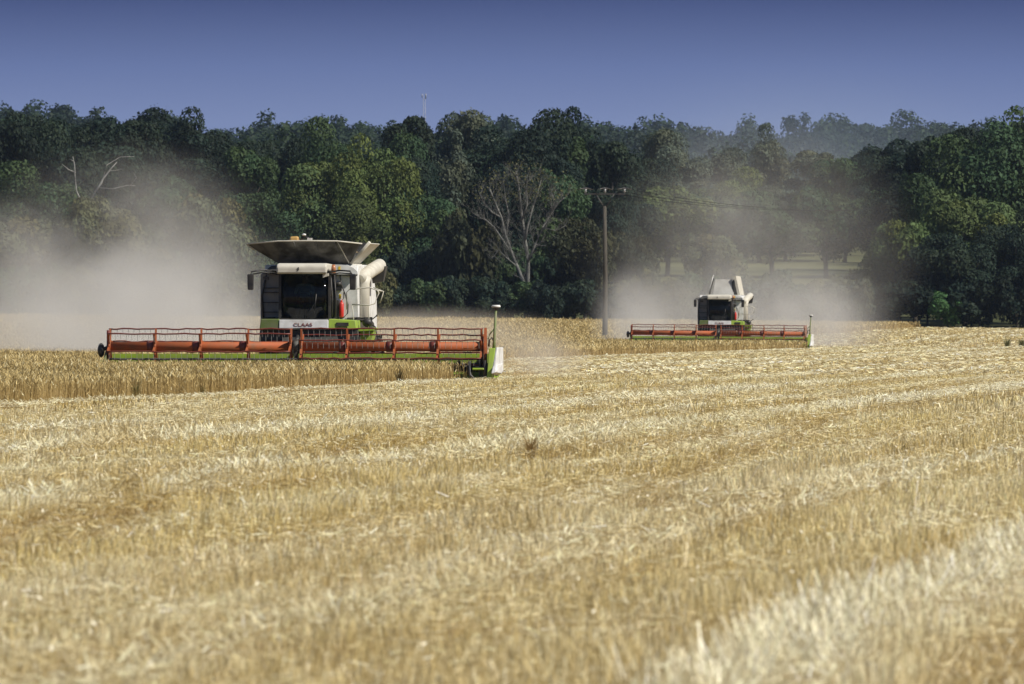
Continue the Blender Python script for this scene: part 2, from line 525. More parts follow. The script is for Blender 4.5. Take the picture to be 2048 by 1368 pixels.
def stubble():
    r = rng(11)
    V, Fc, C, off = [], [], [], 0
    for d0, d1, dens, wid, side in [t + (0,) for t in ((44, 75, 380, .0042), (75, 120, 260, .0055), (120, 200, 150, .008), (200, 330, 68, .0145), (330, 700, 15, .035), (700, 1003, 6, .06))] + [(36, 70, 110, .012, 9), (70, 130, 50, .018, 14), (130, 330, 16, .03, 22)]:
        area = 0.045 * 1.3 * (d1 ** 2 - d0 ** 2) if not side else 2 * side * (d1 - d0)
        n = int(area * dens)
        x, y = sample_frustum(r, n, d0, d1)
        if side:      # thinner cover to either side of the view
            y = d0 + r.random(n) * (d1 - d0)
            x = (.0585 * y + r.random(n) * side) * np.where(r.random(n) < .5, -1, 1)
        # drill rows: pull the stalks towards rows 0.14 m apart and into small tufts
        u, v = uv_of(x, y)
        if d1 <= 200:
            u = np.round(u / .14) * .14 + (r.random(n) - .5) * .07
            x, y = CT * u + ST * v, -ST * u + CT * v
        keep = ~crop_mask(x, y)
        x, y, u, v = x[keep], y[keep], u[keep], v[keep]
        n = len(x)
        tr = trodden(u, v)
        patch = vnoise(u / .9, v / 6)
        clump = vnoise(u / .22, v / 1.1) * .6 + vnoise(u / .5 + 8, v / 2.6) * .4
        h = 0.16 * (0.75 + .5 * r.random(n)) * (.7 + .6 * patch) * (.45 + 1.0 * clump) * (.7 + .6 * vnoise(u / .7 + 13, v / 50)) * (1 - .88 * tr)
        h *= 1 - .42 * np.clip(band(u, v, SWATHS), 0, 1)
        h *= np.where(y > 330, .62, np.where(y > 230, .85, 1.0))
        h *= np.where((u > -29.6) & (u < -27.4) & (y < 313), np.where(y > 265, .22, .5), 1.0)
        h *= np.where(r.random(n) < .03, 1.5, 1.0)
        h *= np.where((r.random(n) < .9) & (vnoise(u / 1.7 + 40, v / 3.5) > .8), .45, 1.0)
        lean = (r.random((n, 2)) - .5) * (0.55 + .9 * (r.random((n, 1)) < .25) + 1.4 * tr[:, None])
        H = np.stack([lean[:, 0] * h, lean[:, 1] * h, h], -1)
        ang = r.random(n) * PI
        wv = wid * (.7 + .7 * r.random(n))
        W = np.stack([np.cos(ang) * wv, np.sin(ang) * wv, (r.random(n) - .5) * wv * 1.2], -1)
        P = np.stack([x, y, ground_z(x, y) + micro_z(x, y) - .03], -1)
        vv, ff = blades(P, H, W, .7)
        V.append(vv); Fc.append(ff + off); off += len(vv)
        C.append(stem_colors(straw_colors(r, n, u, v, .95 * np.clip(band(u, v, SWATHS), 0, 1)), .7))
    o = link('stubble', np_mesh('stubble', np.concatenate(V), [np.concatenate(Fc)], [M['straw']], np.concatenate(C)))
    tag(o, 'short pale golden wheat stubble covering the cut field in rows', 'stubble', kind='stuff')

def loose_straw():
    r = rng(12)
    V, Fc, C, off = [], [], [], 0
    for d0, d1, dens, wid, ln in ((44, 80, 230, .0045, .075), (80, 130, 170, .006, .085), (130, 210, 110, .0075, .085), (210, 340, 85, .010, .095), (340, 700, 14, .03, .17), (700, 1000, 4, .05, .22)):
        area = 0.045 * 1.3 * (d1 ** 2 - d0 ** 2)
        n = int(area * dens * 3.0)
        x, y = sample_frustum(r, n, d0, d1)
        u, v = uv_of(x, y)
        sw = np.clip(band(u, v, SWATHS), 0, 1.3)
        pr = .12 * (vnoise(u / .8 + 17, v / 4) > .6) + .05 + sw * .5
        keep = (r.random(n) < pr) & ~crop_mask(x, y)
        x, y, u, v, sw = x[keep], y[keep], u[keep], v[keep], sw[keep]
        n = len(x)
        L_ = ln * (.5 + r.random(n))
        az = r.random(n) * 2 * PI
        up = (r.random(n) ** 1.4) * (.55 + 1.2 * sw) * np.clip(150 / y, .25, 1) - .12 * np.clip(150 / y, .2, 1)
        H = np.stack([np.cos(az) * L_, np.sin(az) * L_, up * L_], -1)
        W = np.stack([-np.sin(az), np.cos(az), r.random(n) * 1.6 - .8], -1)
        W *= (wid * (.7 + .8 * r.random(n)))[:, None]
        z = ground_z(x, y) + micro_z(x, y) + .09 + .05 * r.random(n) + sw * .13 * r.random(n) * np.clip(150 / y, .3, 1)
        vv, ff = blades(np.stack([x, y, z], -1), H, W, .9)
        V.append(vv); Fc.append(ff + off); off += len(vv)
        C.append(np.repeat(straw_colors(r, n, u, v, .35 + .65 * sw), 4, axis=0))
    nmat = off // 4
    n = 700  # chips added and tilted between sun and camera to make glints
    x, y = sample_frustum(r, n, 47, 240, 1.2)
    keep = ~crop_mask(x, y); x, y = x[keep], y[keep]; n = len(x)
    hv = np.array([sd.x, sd.y - 1.0, sd.z + .02]); hv /= np.linalg.norm(hv)
    N_ = hv + r.normal(size=(n, 3)) * .13
    P = np.stack([x, y, ground_z(x, y) + micro_z(x, y) + .15 + .05 * r.random(n)], -1)
    vv, ff = leaf_quads(r, P, N_, .022 + .02 * r.random(n), .35)
    V.append(vv); Fc.append(ff + off); off += len(vv); C.append(np.tile([.90, .83, .62], (len(vv), 1)))
    mi = np.zeros(off // 4, dtype=np.int32); mi[nmat:] = 1
    o = link('loose_straw', np_mesh('loose_straw', np.concatenate(V), [np.concatenate(Fc)], [M['straw'], M['glintstraw']], np.concatenate(C), matidx=mi))
    tag(o, 'loose pale straw lying in swaths along the rows of the stubble', 'straw', kind='stuff')

def standing_wheat():
    r = rng(13)
    V, Fc, C, off = [], [], [], 0
    TOP = .62
    for d0, d1, dens, ew, el in ((195, 255, 150, .022, .10), (255, 322, 95, .026, .11), (322, 450, 45, .032, .12), (450, 700, 18, .045, .13), (700, 1002, 8, .07, .15)):
        area = 0.045 * 1.3 * (d1 ** 2 - d0 ** 2)
        n = int(area * dens)
        x, y = sample_frustum(r, n, d0, d1)
        u0, v0 = uv_of(x, y)
        jx = .7 * (vnoise(v0 / 2.3, u0 * 0 + 2.5) - .5) + .45 * (r.random(n) - .3)
        keep = crop_mask(x + jx * (y < 312), y)
        x, y = x[keep], y[keep]
        n = len(x)
        u, v = uv_of(x, y)
        edge = np.where(y < 312.5, -29.05, np.where(y < 677.5, -42.9, -53.9)) - u
        h = TOP * (.88 + .22 * r.random(n)) + .09 * (vnoise(u / 2.2, v / 8) - .5) + .05 * (vnoise(u / .5, v / .9) - .5)
        h -= np.where(r.random(n) < .45, r.random(n) ** 1.3 * .36, 0)
        z0 = ground_z(x, y) - .02
        lean = (r.random((n, 2)) - .5) * .22
        stem0 = np.where(edge < 1.6, 0.0, h * .45)
        ang = r.random(n) * PI
        W = np.stack([np.cos(ang), np.sin(ang), np.zeros(n)], -1)
        g1 = np.array([0.42, 0.31, 0.125]); g2 = np.array([0.62, 0.495, 0.225]); g3 = np.array([0.41, 0.31, 0.125])
        k = np.clip(vnoise(u / 1.6, v / 5) * 1.4 - .3 + (r.random(n) - .5) * .9, 0, 1)[:, None]
        cs = g1 * (.88 + .24 * r.random((n, 1)))
        ce = (g2 * k + g3 * (1 - k)) * (.75 + .55 * r.random((n, 1)))
        ce = np.where(r.random((n, 1)) < .10, np.array([0.76, 0.68, 0.40]), ce)
        # stem
        P = np.stack([x + lean[:, 0] * stem0, y + lean[:, 1] * stem0, z0 + stem0], -1)
        hh = (h - el - stem0)
        H = np.stack([lean[:, 0] * hh, lean[:, 1] * hh, hh], -1)
        vv, ff = blades(P, H, W * (ew * .45), .7)
        V.append(vv); Fc.append(ff + off); off += len(vv); C.append(stem_colors(cs, .5))
        # ear, nodding
        nod = (r.random((n, 2)) - .5) * 1.5
        P2 = P + H
        H2 = np.stack([nod[:, 0] * el, nod[:, 1] * el, el * (.55 + .5 * r.random(n))], -1)
        vv, ff = blades(P2, H2, W * ew, .55)
        V.append(vv); Fc.append(ff + off); off += len(vv); C.append(np.repeat(ce, 4, axis=0))
        # flag leaf at half height, hanging
        sel = r.random(n) < (.6 if d1 < 330 else 0)
        nn = int(sel.sum())
        P3 = P[sel] + H[sel] * r.random((nn, 1))
        H3 = np.stack([(r.random(nn) - .5) * 3 * el, (r.random(nn) - .5) * 3 * el, (r.random(nn) - .7) * el], -1)
        vv, ff = blades(P3, H3, W[sel] * (ew * .5), .3)
        V.append(vv); Fc.append(ff + off); off += len(vv); C.append(np.repeat(cs[sel] * 1.1, 4, axis=0))
    # packed stems below the ears: a sheet that closes the view down into the crop
    o = link('standing_wheat', np_mesh('standing_wheat', np.concatenate(V), [np.concatenate(Fc)], [M['ear']], np.concatenate(C)))
    tag(o, 'uncut ripe wheat with olive gold ears in front of the harvesters', 'wheat', kind='stuff')
    yv = np.concatenate([np.arange(60, 312, 6), [311.8, 313.2], np.arange(318, 677, 9), [676.5, 678.5], np.arange(690, 1001, 10)])
    vs, fs = [], []
    for i, y in enumerate(yv):
        ue = -29.05 if y < 312.5 else (-42.9 if y < 677.5 else -53.9)
        xe = (ue - .55) / CT + math.tan(TH) * y
        gz = float(ground_z(xe, y))
        vs += [(-260, y, gz + .30), (xe, y, gz + .30), (xe, y, gz - .1)]
    for i in range(len(yv) - 1):
        a, b = 3 * i, 3 * i + 3
        fs += [(a, a + 1, b + 1, b), (a + 1, a + 2, b + 2, b + 1)]
    me = bpy.data.meshes.new('wheat_understorey'); me.from_pydata(vs, [], fs); me.update()
    me.materials.append(noisy('packed_wheat_stems', (0.22, 0.155, 0.06), (0.38, 0.28, 0.12), 6.0, 0.95))
    c = link('wheat_understorey', me, o)
    c['kind'] = 'stuff'

stubble(); loose_straw(); standing_wheat()

# ------------------------------------------------------------------ trees
def crown_mesh(name, seed, H, Rad, zb, lobes, leaves, lsize, shape='round', gap=.0):
    r = rng(seed)
    cs, rs = [], []
    zc, hz = (zb + H) / 2, (H - zb) / 2
    for i in range(lobes):
        for _ in range(50):
            p = r.normal(size=3); p /= np.linalg.norm(p)
            q = r.random() ** .45 * .84
            z = p[2] * q
            taper = 1.0
            if shape == 'round': taper = 1.0 - .25 * max(z, 0)
            if shape == 'broad': taper = 1.0 - .1 * max(z, 0) + .05
            if shape == 'tall': taper = .9 - .35 * max(z, 0)
            if shape == 'bush': taper = 1.0 - .4 * max(z, 0)
            c = np.array([p[0] * q * Rad * taper, p[1] * q * Rad * taper, zc + z * hz])
            if not cs or min(np.linalg.norm(c - d) for d in cs) > Rad * .22: break
        cs.append(c)
        rs.append(Rad * (.20 + .26 * r.random()) * (1.0 if shape != 'bush' else .85))
    cs = np.array(cs); rs = np.array(rs)
    sk = r.normal(size=2) * .22
    tz = ((cs[:, 2] - zb) / (H - zb))[:, None]
    cs[:, :2] += tz * sk * Rad + (vnoise(cs[:, :1] * .13 + seed, tz * 3) - .5) * Rad * .5
    cs[:, 2] *= 1 + .10 * (vnoise(cs[:, 0] * .2 + seed * 3, cs[:, 1] * .2) - .5) * 2
    sel = r.choice(len(rs), size=leaves, p=rs ** 2 / (rs ** 2).sum())
    d = r.normal(size=(leaves, 3)); d[:, 2] += .6
    d /= np.linalg.norm(d, axis=1, keepdims=True)
    rad = rs[sel] * (1.06 - .38 * r.random(leaves) ** 2)
    # ragged twigs that poke out of the outline
    rad *= np.where(r.random(leaves) < .05, 1.0 + .22 * r.random(leaves), 1.0)
    d2 = d * np.array([1.0, 1.0, .78])
    P = cs[sel] + d2 * rad[:, None]
    P[:, 2] = np.maximum(P[:, 2], zb * .4 + .15 * r.random(leaves))
    nrm = d + r.normal(size=d.shape) * .55 + np.array([0, 0, .25])
    sz = lsize * np.clip(np.exp(r.normal(size=leaves) * .42), .4, 1.9) * .92
    v, f = leaf_quads(r, P, nrm, sz)
    lob = (.82 + .36 * r.random(len(rs)))[sel]
    hue = r.random(len(rs))[sel]
    tip = (.85 + .3 * r.random(leaves))
    c = np.stack([(1.0 + .25 * (hue - .5)) * lob * tip, lob * tip, (1.0 - .3 * (hue - .5)) * lob * tip], -1)
    return np_mesh(name, v, [f], [M['leaf']], np.repeat(c, 4, axis=0)), cs, rs

def trunk_mesh(name, seed, H, zb, cs, r0):
    random.seed(seed)
    mb = MB()
    top = Vector((0, 0, H * .72))
    mb.tube([(0, 0, -.4), (0, 0, .3), (random.uniform(-.2, .2), random.uniform(-.2, .2), zb + .5), (random.uniform(-.4, .4), random.uniform(-.4, .4), H * .5), top],
            [r0 * 1.5, r0, r0 * .8, r0 * .55, r0 * .2], 8)
    order = list(range(len(cs))); random.shuffle(order)
    for i in order[:12]:
        c = Vector(cs[i])
        z0 = min(max(zb * .9, c.z * .55), H * .6)
        a = Vector((0, 0, z0))
        mid = a.lerp(c, .5) + Vector((0, 0, -.3))
        mb.tube([a, mid, c], [r0 * .42, r0 * .25, r0 * .08], 6)
    me = bpy.data.meshes.new(name)
    me.from_pydata(mb.v, [], mb.f); me.materials.append(M['bark'])
    me.polygons.foreach_set('use_smooth', [True] * len(me.polygons)); me.update()
    return me

VAR = {}
def variant(key, seed, H, Rad, zb, lobes, leaves, ls, shape, r0):
    cm, cs, rs = crown_mesh('crown', seed, H, Rad, zb, lobes, leaves, ls, shape)
    zz = np.empty(len(cm.vertices) * 3, dtype=np.float32); cm.vertices.foreach_get('co', zz)
    VAR[key] = (cm, trunk_mesh('trunk', seed, H, zb, cs, r0), float(np.quantile(zz[2::3], .994)), Rad)
variant('oak', 1, 18, 7.9, 2.2, 30, 24000, .42, 'broad', .50)
variant('oak2', 2, 18, 7.4, 2.0, 36, 24000, .40, 'round', .45)
variant('oak3', 3, 18, 7.0, 1.6, 24, 22000, .43, 'broad', .45)
variant('oak4', 14, 18, 7.8, 1.8, 20, 22000, .42, 'round', .45)
variant('oak5', 15, 18, 7.2, 1.2, 44, 26000, .38, 'broad', .45)
variant('oak6', 16, 18, 6.4, 1.5, 28, 22000, .40, 'bush', .42)
variant('ash', 4, 18, 5.6, 2.0, 30, 18000, .38, 'tall', .36)
variant('poplar', 5, 18, 3.8, 1.5, 34, 12000, .36, 'tall', .30)
variant('field', 6, 9, 4.8, 2.1, 26, 13000, .34, 'broad', .30)
variant('field2', 7, 9, 4.4, 2.0, 22, 13000, .33, 'round', .28)
variant('bush', 8, 5, 3.2, .3, 22, 6000, .36, 'bush', .10)
variant('bush2', 9, 5, 2.7, .3, 26, 6500, .32, 'bush', .10)
variant('bush3', 10, 5, 3.6, .2, 28, 7000, .34, 'bush', .10)

def dist_pt(px, D):
    return (px - 1024) * D / F
def hgt(py, D):
    return CAM_H + (HOR - py) * D / F

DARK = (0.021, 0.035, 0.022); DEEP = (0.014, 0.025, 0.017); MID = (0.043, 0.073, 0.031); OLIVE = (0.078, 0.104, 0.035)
LIGHT = (0.100, 0.134, 0.040); GREY = (0.080, 0.094, 0.062); FRESH = (0.060, 0.130, 0.040); DUSTY = (0.095, 0.100, 0.045); BROWN = (0.044, 0.049, 0.024)  # GREY lightened to put the valley haze into the leaves
random.seed(5)
def tree(name, key, px, top, halfw, D, col, label, cat='tree', group=None, base=None):
    cm, tm, H, Rad = VAR[key]
    x = dist_pt(px, D)
    z0 = float(ground_z(x, D)) - .1
    h = max(hgt(top, D) - z0, 1.0)
    sxy = halfw * D / F / Rad
    o = empty(name, (x, D, z0), random.uniform(0, 2 * PI))
    o.scale = (sxy, sxy, h / H)
    tag(o, label, cat, group)
    c = link('crown', cm, o)
    j = random.uniform(.88, 1.12)
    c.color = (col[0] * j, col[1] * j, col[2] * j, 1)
    link('trunk', tm, o)
    return o

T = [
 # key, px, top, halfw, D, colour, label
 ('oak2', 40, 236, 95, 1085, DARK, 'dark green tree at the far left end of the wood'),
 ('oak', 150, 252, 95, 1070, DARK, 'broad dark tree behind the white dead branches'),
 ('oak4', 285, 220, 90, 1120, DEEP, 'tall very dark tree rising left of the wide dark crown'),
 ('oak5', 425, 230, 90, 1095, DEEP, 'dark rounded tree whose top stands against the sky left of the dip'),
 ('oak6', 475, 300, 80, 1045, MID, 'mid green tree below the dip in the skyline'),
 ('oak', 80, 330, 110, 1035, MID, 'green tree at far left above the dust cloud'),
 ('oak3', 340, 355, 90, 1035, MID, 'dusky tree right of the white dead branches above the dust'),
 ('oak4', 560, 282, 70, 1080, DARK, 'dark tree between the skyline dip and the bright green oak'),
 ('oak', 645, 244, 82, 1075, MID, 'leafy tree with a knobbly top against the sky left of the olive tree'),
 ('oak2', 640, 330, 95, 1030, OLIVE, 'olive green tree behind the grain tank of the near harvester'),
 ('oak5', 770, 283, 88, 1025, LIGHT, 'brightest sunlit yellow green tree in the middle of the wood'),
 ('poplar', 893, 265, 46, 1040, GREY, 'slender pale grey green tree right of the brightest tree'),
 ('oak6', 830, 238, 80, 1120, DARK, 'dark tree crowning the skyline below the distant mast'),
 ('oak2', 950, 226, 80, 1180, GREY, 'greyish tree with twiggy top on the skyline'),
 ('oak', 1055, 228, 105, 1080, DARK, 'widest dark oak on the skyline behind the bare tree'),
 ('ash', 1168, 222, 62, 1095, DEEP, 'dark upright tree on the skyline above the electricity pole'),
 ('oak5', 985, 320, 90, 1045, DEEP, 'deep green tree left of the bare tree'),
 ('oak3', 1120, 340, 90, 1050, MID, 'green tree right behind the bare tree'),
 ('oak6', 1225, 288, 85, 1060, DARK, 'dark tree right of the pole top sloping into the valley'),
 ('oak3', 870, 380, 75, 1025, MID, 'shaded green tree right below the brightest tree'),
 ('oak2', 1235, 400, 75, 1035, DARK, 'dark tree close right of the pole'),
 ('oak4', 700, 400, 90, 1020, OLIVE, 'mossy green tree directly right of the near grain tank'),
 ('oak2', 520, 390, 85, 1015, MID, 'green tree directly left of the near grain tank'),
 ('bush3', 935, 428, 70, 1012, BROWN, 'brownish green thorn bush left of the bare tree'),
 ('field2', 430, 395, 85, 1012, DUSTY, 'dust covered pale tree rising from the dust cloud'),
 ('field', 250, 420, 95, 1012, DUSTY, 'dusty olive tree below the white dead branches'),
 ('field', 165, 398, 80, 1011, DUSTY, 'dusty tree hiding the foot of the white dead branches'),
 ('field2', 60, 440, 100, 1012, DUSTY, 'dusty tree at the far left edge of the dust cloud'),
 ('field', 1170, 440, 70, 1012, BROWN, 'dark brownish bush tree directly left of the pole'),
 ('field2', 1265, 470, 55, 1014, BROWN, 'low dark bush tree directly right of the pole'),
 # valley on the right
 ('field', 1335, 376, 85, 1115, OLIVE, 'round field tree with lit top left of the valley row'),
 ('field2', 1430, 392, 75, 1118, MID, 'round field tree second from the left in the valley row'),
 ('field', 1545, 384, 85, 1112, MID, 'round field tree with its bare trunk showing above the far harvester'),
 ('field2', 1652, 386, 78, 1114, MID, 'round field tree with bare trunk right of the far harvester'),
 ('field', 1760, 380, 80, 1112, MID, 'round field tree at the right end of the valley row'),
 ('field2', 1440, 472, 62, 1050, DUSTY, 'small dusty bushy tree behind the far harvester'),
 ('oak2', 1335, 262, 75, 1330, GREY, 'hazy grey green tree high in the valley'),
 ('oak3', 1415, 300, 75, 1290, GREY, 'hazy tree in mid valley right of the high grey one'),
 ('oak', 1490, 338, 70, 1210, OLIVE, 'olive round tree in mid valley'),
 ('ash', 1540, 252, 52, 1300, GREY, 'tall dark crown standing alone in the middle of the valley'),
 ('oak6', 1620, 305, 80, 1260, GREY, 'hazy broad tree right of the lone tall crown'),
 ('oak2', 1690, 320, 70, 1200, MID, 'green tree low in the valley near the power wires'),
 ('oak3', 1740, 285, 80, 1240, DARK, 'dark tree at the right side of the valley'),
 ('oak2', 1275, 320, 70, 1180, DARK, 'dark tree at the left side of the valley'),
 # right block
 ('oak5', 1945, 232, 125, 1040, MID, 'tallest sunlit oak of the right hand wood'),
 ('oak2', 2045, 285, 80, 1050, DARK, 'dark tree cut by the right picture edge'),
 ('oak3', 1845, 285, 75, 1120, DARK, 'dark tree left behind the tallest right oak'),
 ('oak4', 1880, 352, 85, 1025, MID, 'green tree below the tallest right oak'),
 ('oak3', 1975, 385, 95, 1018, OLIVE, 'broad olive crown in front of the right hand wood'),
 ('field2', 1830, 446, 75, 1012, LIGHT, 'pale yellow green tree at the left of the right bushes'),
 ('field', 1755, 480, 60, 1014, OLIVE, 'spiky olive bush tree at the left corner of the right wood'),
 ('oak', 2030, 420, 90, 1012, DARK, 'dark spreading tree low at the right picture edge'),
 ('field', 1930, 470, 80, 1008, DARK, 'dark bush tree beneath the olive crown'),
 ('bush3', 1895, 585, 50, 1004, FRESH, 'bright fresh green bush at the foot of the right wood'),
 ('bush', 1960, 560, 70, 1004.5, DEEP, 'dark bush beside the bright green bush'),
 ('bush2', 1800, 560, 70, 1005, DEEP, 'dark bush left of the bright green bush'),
 ('bush3', 2035, 540, 60, 1004, DEEP, 'dark bush at the right edge above the stubble'),
 ('bush', 1735, 570, 50, 1006, DARK, 'small dark bush at the left corner of the right wood'),
 ('bush2', 1855, 500, 60, 1007, DARK, 'dark bush behind the bright green bush'),
]
for key, px, top, hw, D, colr, lab in T:
    nm = 'bush' if key.startswith('bush') else 'broadleaf_tree'
    tree(nm, key, px, top, hw, D, colr, lab, 'bush' if key.startswith('bush') else 'tree', 'bushes along the field edge' if nm == 'bush' else 'trees of the wood behind the field')

# the hedge along the field edge
rh = random.Random(9)
def hedge(x0, x1, step, tops, col, label, Dd=(1003, 1007)):
    px = x0
    while px < x1:
        tree('bush', rh.choice(['bush', 'bush2', 'bush3']), px, rh.uniform(*tops), rh.uniform(38, 62), rh.uniform(*Dd), rh.choice(col), label, 'bush', 'bushes along the field edge')
        px += step * rh.uniform(.7, 1.3)
hedge(-20, 760, 46, (520, 560), [DARK, DUSTY, MID], 'bush in the dusty hedge behind the near harvester')
hedge(775, 1240, 36, (545, 580), [DARK, MID, DEEP], 'bush in the dark hedge between the near harvester and the pole')
hedge(1250, 1720, 40, (540, 566), [DUSTY, MID, GREY], 'bush in the grey dusty hedge behind the far harvester')
hedge(2060, 2420, 60, (500, 560), [DARK, DEEP, MID], 'bush along the field edge at the right picture edge')
hedge(800, 1230, 60, (490, 530), [DARK, BROWN, MID], 'taller bush behind the dark hedge left of the pole', (1012, 1018))

# wood behind the front trees
rw = random.Random(21)
SKY = [(0, 228), (150, 236), (280, 225), (430, 232), (520, 305), (600, 275), (700, 275), (850, 262), (960, 255), (1060, 250), (1165, 250), (1230, 300), (1300, 330),
       (1450, 370), (1700, 350), (1800, 305), (1900, 250), (2048, 225)]
for i in range(125):
    px = rw.uniform(-420, 2480) if i > 80 else rw.uniform(-60, 2110)
    D = rw.uniform(1060, 1200)
    lim = np.interp(px, [s[0] for s in SKY], [s[1] for s in SKY])
    if 1300 < px < 1760:
        D = rw.uniform(1180, 1350)
    t = lim + rw.uniform(5, 60)
    side = 'left of the pole' if px < 1215 else ('in the valley' if px < 1780 else 'of the right hand block')
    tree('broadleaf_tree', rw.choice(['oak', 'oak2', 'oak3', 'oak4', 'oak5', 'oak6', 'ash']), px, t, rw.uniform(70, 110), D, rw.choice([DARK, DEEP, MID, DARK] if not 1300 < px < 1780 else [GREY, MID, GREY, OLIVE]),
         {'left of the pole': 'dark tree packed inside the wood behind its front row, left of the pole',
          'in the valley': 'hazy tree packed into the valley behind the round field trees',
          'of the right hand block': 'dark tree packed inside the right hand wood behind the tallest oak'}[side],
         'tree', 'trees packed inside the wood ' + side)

# far wooded hills
def far_wood():
    r = rng(31)
    V, Fc, C, off = [], [], [], 0
    items = []
    for i in range(520):
        D = r.uniform(1380, 2300)
        items.append((r.uniform(-.056, .056) * D, D, r.uniform(7, 11), r.uniform(3.2, 5.5)))
    for i in range(420):
        D = r.uniform(2300, 3050)
        items.append((r.uniform(-.056, .056) * D, D, r.uniform(8, 13), r.uniform(4, 7.0)))
    for x, y, h, rad in items:
        z0 = float(ground_z(x, y))
        nl = 5
        cs = r.normal(size=(nl, 3)) * np.array([rad * .45, rad * .45, h * .16]) + np.array([x, y, z0 + h * .62])
        n = 800
        sel = r.integers(0, nl, n)
        ls = .62 if y < 2300 else .92
        d = r.normal(size=(n, 3)); d[:, 2] += .4; d /= np.linalg.norm(d, axis=1, keepdims=True)
        P = cs[sel] + d * np.array([rad * .6, rad * .6, h * .3]) * (r.random((n, 1)) ** .4)
        v, f = leaf_quads(r, P, d + r.normal(size=d.shape) * .5, ls * (.6 + .8 * r.random(n)), .75)
        V.append(v); Fc.append(f + off); off += len(v)
        k = r.random()
        c = np.array(DARK) * (1 - k) + np.array(MID) * k
        C.append(np.tile(c * .9, (n * 4, 1)) * np.repeat(.8 + .4 * r.random((n, 1)), 4, axis=0))
    o = link('forest', np_mesh('forest', np.concatenate(V), [np.concatenate(Fc)], [M['weed']], np.concatenate(C)))
    tag(o, 'distant bluish wooded ridge along the skyline', 'forest', kind='stuff')
far_wood()

# bare trees
def half_dead_tree():
    D = 1009.0
    x = dist_pt(1050, D)
    o = empty('bare_tree', (x, D, float(ground_z(x, D))))
    tag(o, 'half dead grey tree with bare forking branches left of the pole', 'tree')
    z0 = o.location.z
    rd = random.Random(77)
    def pt(px, py, dy=0.0): return Vector((dist_pt(px, D) - x, dy, hgt(py, D) - z0))
    mb = MB()
    limbs = [  # picture-measured limbs: points and radii
        ([(1052, 640), (1050, 572), (1036, 535), (1022, 505), (1012, 470), (1003, 435), (990, 405), (978, 375)], .20, .05, 0),
        ([(1054, 640), (1056, 565), (1055, 520), (1050, 480), (1044, 440), (1040, 400), (1036, 370), (1032, 342)], .20, .05, .3),
        ([(1050, 480), (1056, 450), (1066, 415), (1075, 385), (1082, 360)], .12, .03, .5),
        ([(1055, 525), (1070, 490), (1086, 455), (1100, 430), (1118, 405), (1130, 395)], .12, .03, .1),
        ([(1022, 505), (1005, 480), (990, 455), (972, 440), (958, 436)], .10, .02, -.5),
        ([(1036, 535), (1012, 515), (998, 500), (985, 515)], .07, .02, -.8),
        ([(1012, 470), (1018, 430), (1012, 395), (1008, 360)], .10, .02, .8),
        ([(1044, 440), (1054, 410), (1052, 380), (1056, 350)], .09, .02, -.6),
        ([(1003, 435), (984, 425), (968, 405), (960, 385)], .08, .02, 0),
        ([(1086, 455), (1110, 462), (1130, 452)], .06, .015, -.4),
        ([(1070, 490), (1095, 492), (1115, 505)], .05, .012, .5),
        ([(1100, 430), (1108, 405), (1104, 380)], .05, .012, .3),
    ]
    tips = []
    def twig(p, d, L, r, lev):
        q, dd, pts, rr = p.copy(), d.copy(), [p], [r]
        for i in range(3):
            dd = (dd + Vector((rd.uniform(-1, 1), rd.uniform(-.8, .8), rd.uniform(-.3, .75))) * .3).normalized()
            q = q + dd * L / 3; pts.append(q.copy()); rr.append(r * (1 - .28 * (i + 1)))
        mb.tube(pts, rr, 4, cap=False)
        tips.append(q.copy())
        if lev:
            for i in range(rd.choice((2, 2, 3))):
                nd = (dd + Vector((rd.uniform(-1, 1), rd.uniform(-1, 1), rd.uniform(-.4, .9))) * .75).normalized()
                twig(pts[rd.randint(1, 3)].copy(), nd, L * rd.uniform(.55, .85), max(r * .55, .008), lev - 1)
    for pts, ra, rb, dy in limbs:
        P = [pt(px + rd.uniform(-1.5, 1.5) * (i > 1), py, dy * i / len(pts) * 2) for i, (px, py) in enumerate(pts)]
        n = len(P)
        mb.tube(P, [ra + (rb - ra) * i / (n - 1) for i in range(n)], 7)
        for i in range(2 if len(pts) > 6 else 1, n):
            for _ in range(5):
                t = rd.random()
                q = P[i - 1].lerp(P[i], t)
                d = (P[i] - P[i - 1]).normalized()
                nd = (d * .7 + Vector((rd.uniform(-1, 1), rd.uniform(-1, 1), rd.uniform(-.2, .8)))).normalized()
                twig(q, nd, rd.uniform(.55, 1.1), .030 * (1.1 - .5 * i / n), 3)
    mb.build('branches', M['greywood'], o)
    r = rng(3)
    tp = np.array([tuple(t) for t in tips])
    hi = tp[tp[:, 2] > np.quantile(tp[:, 2], .62)]
    P = hi[r.integers(0, len(hi), 700)] + r.normal(size=(700, 3)) * .25
    v, f = leaf_quads(r, P, r.normal(size=(700, 3)), .2 * (.6 + .8 * r.random(700)))
    link('crown', np_mesh('crown', v, [f], [M['weed']], np.repeat(np.array([[.13, .13, .05]]) * (.7 + .6 * r.random((700, 1))), 4, axis=0)), o)
half_dead_tree()

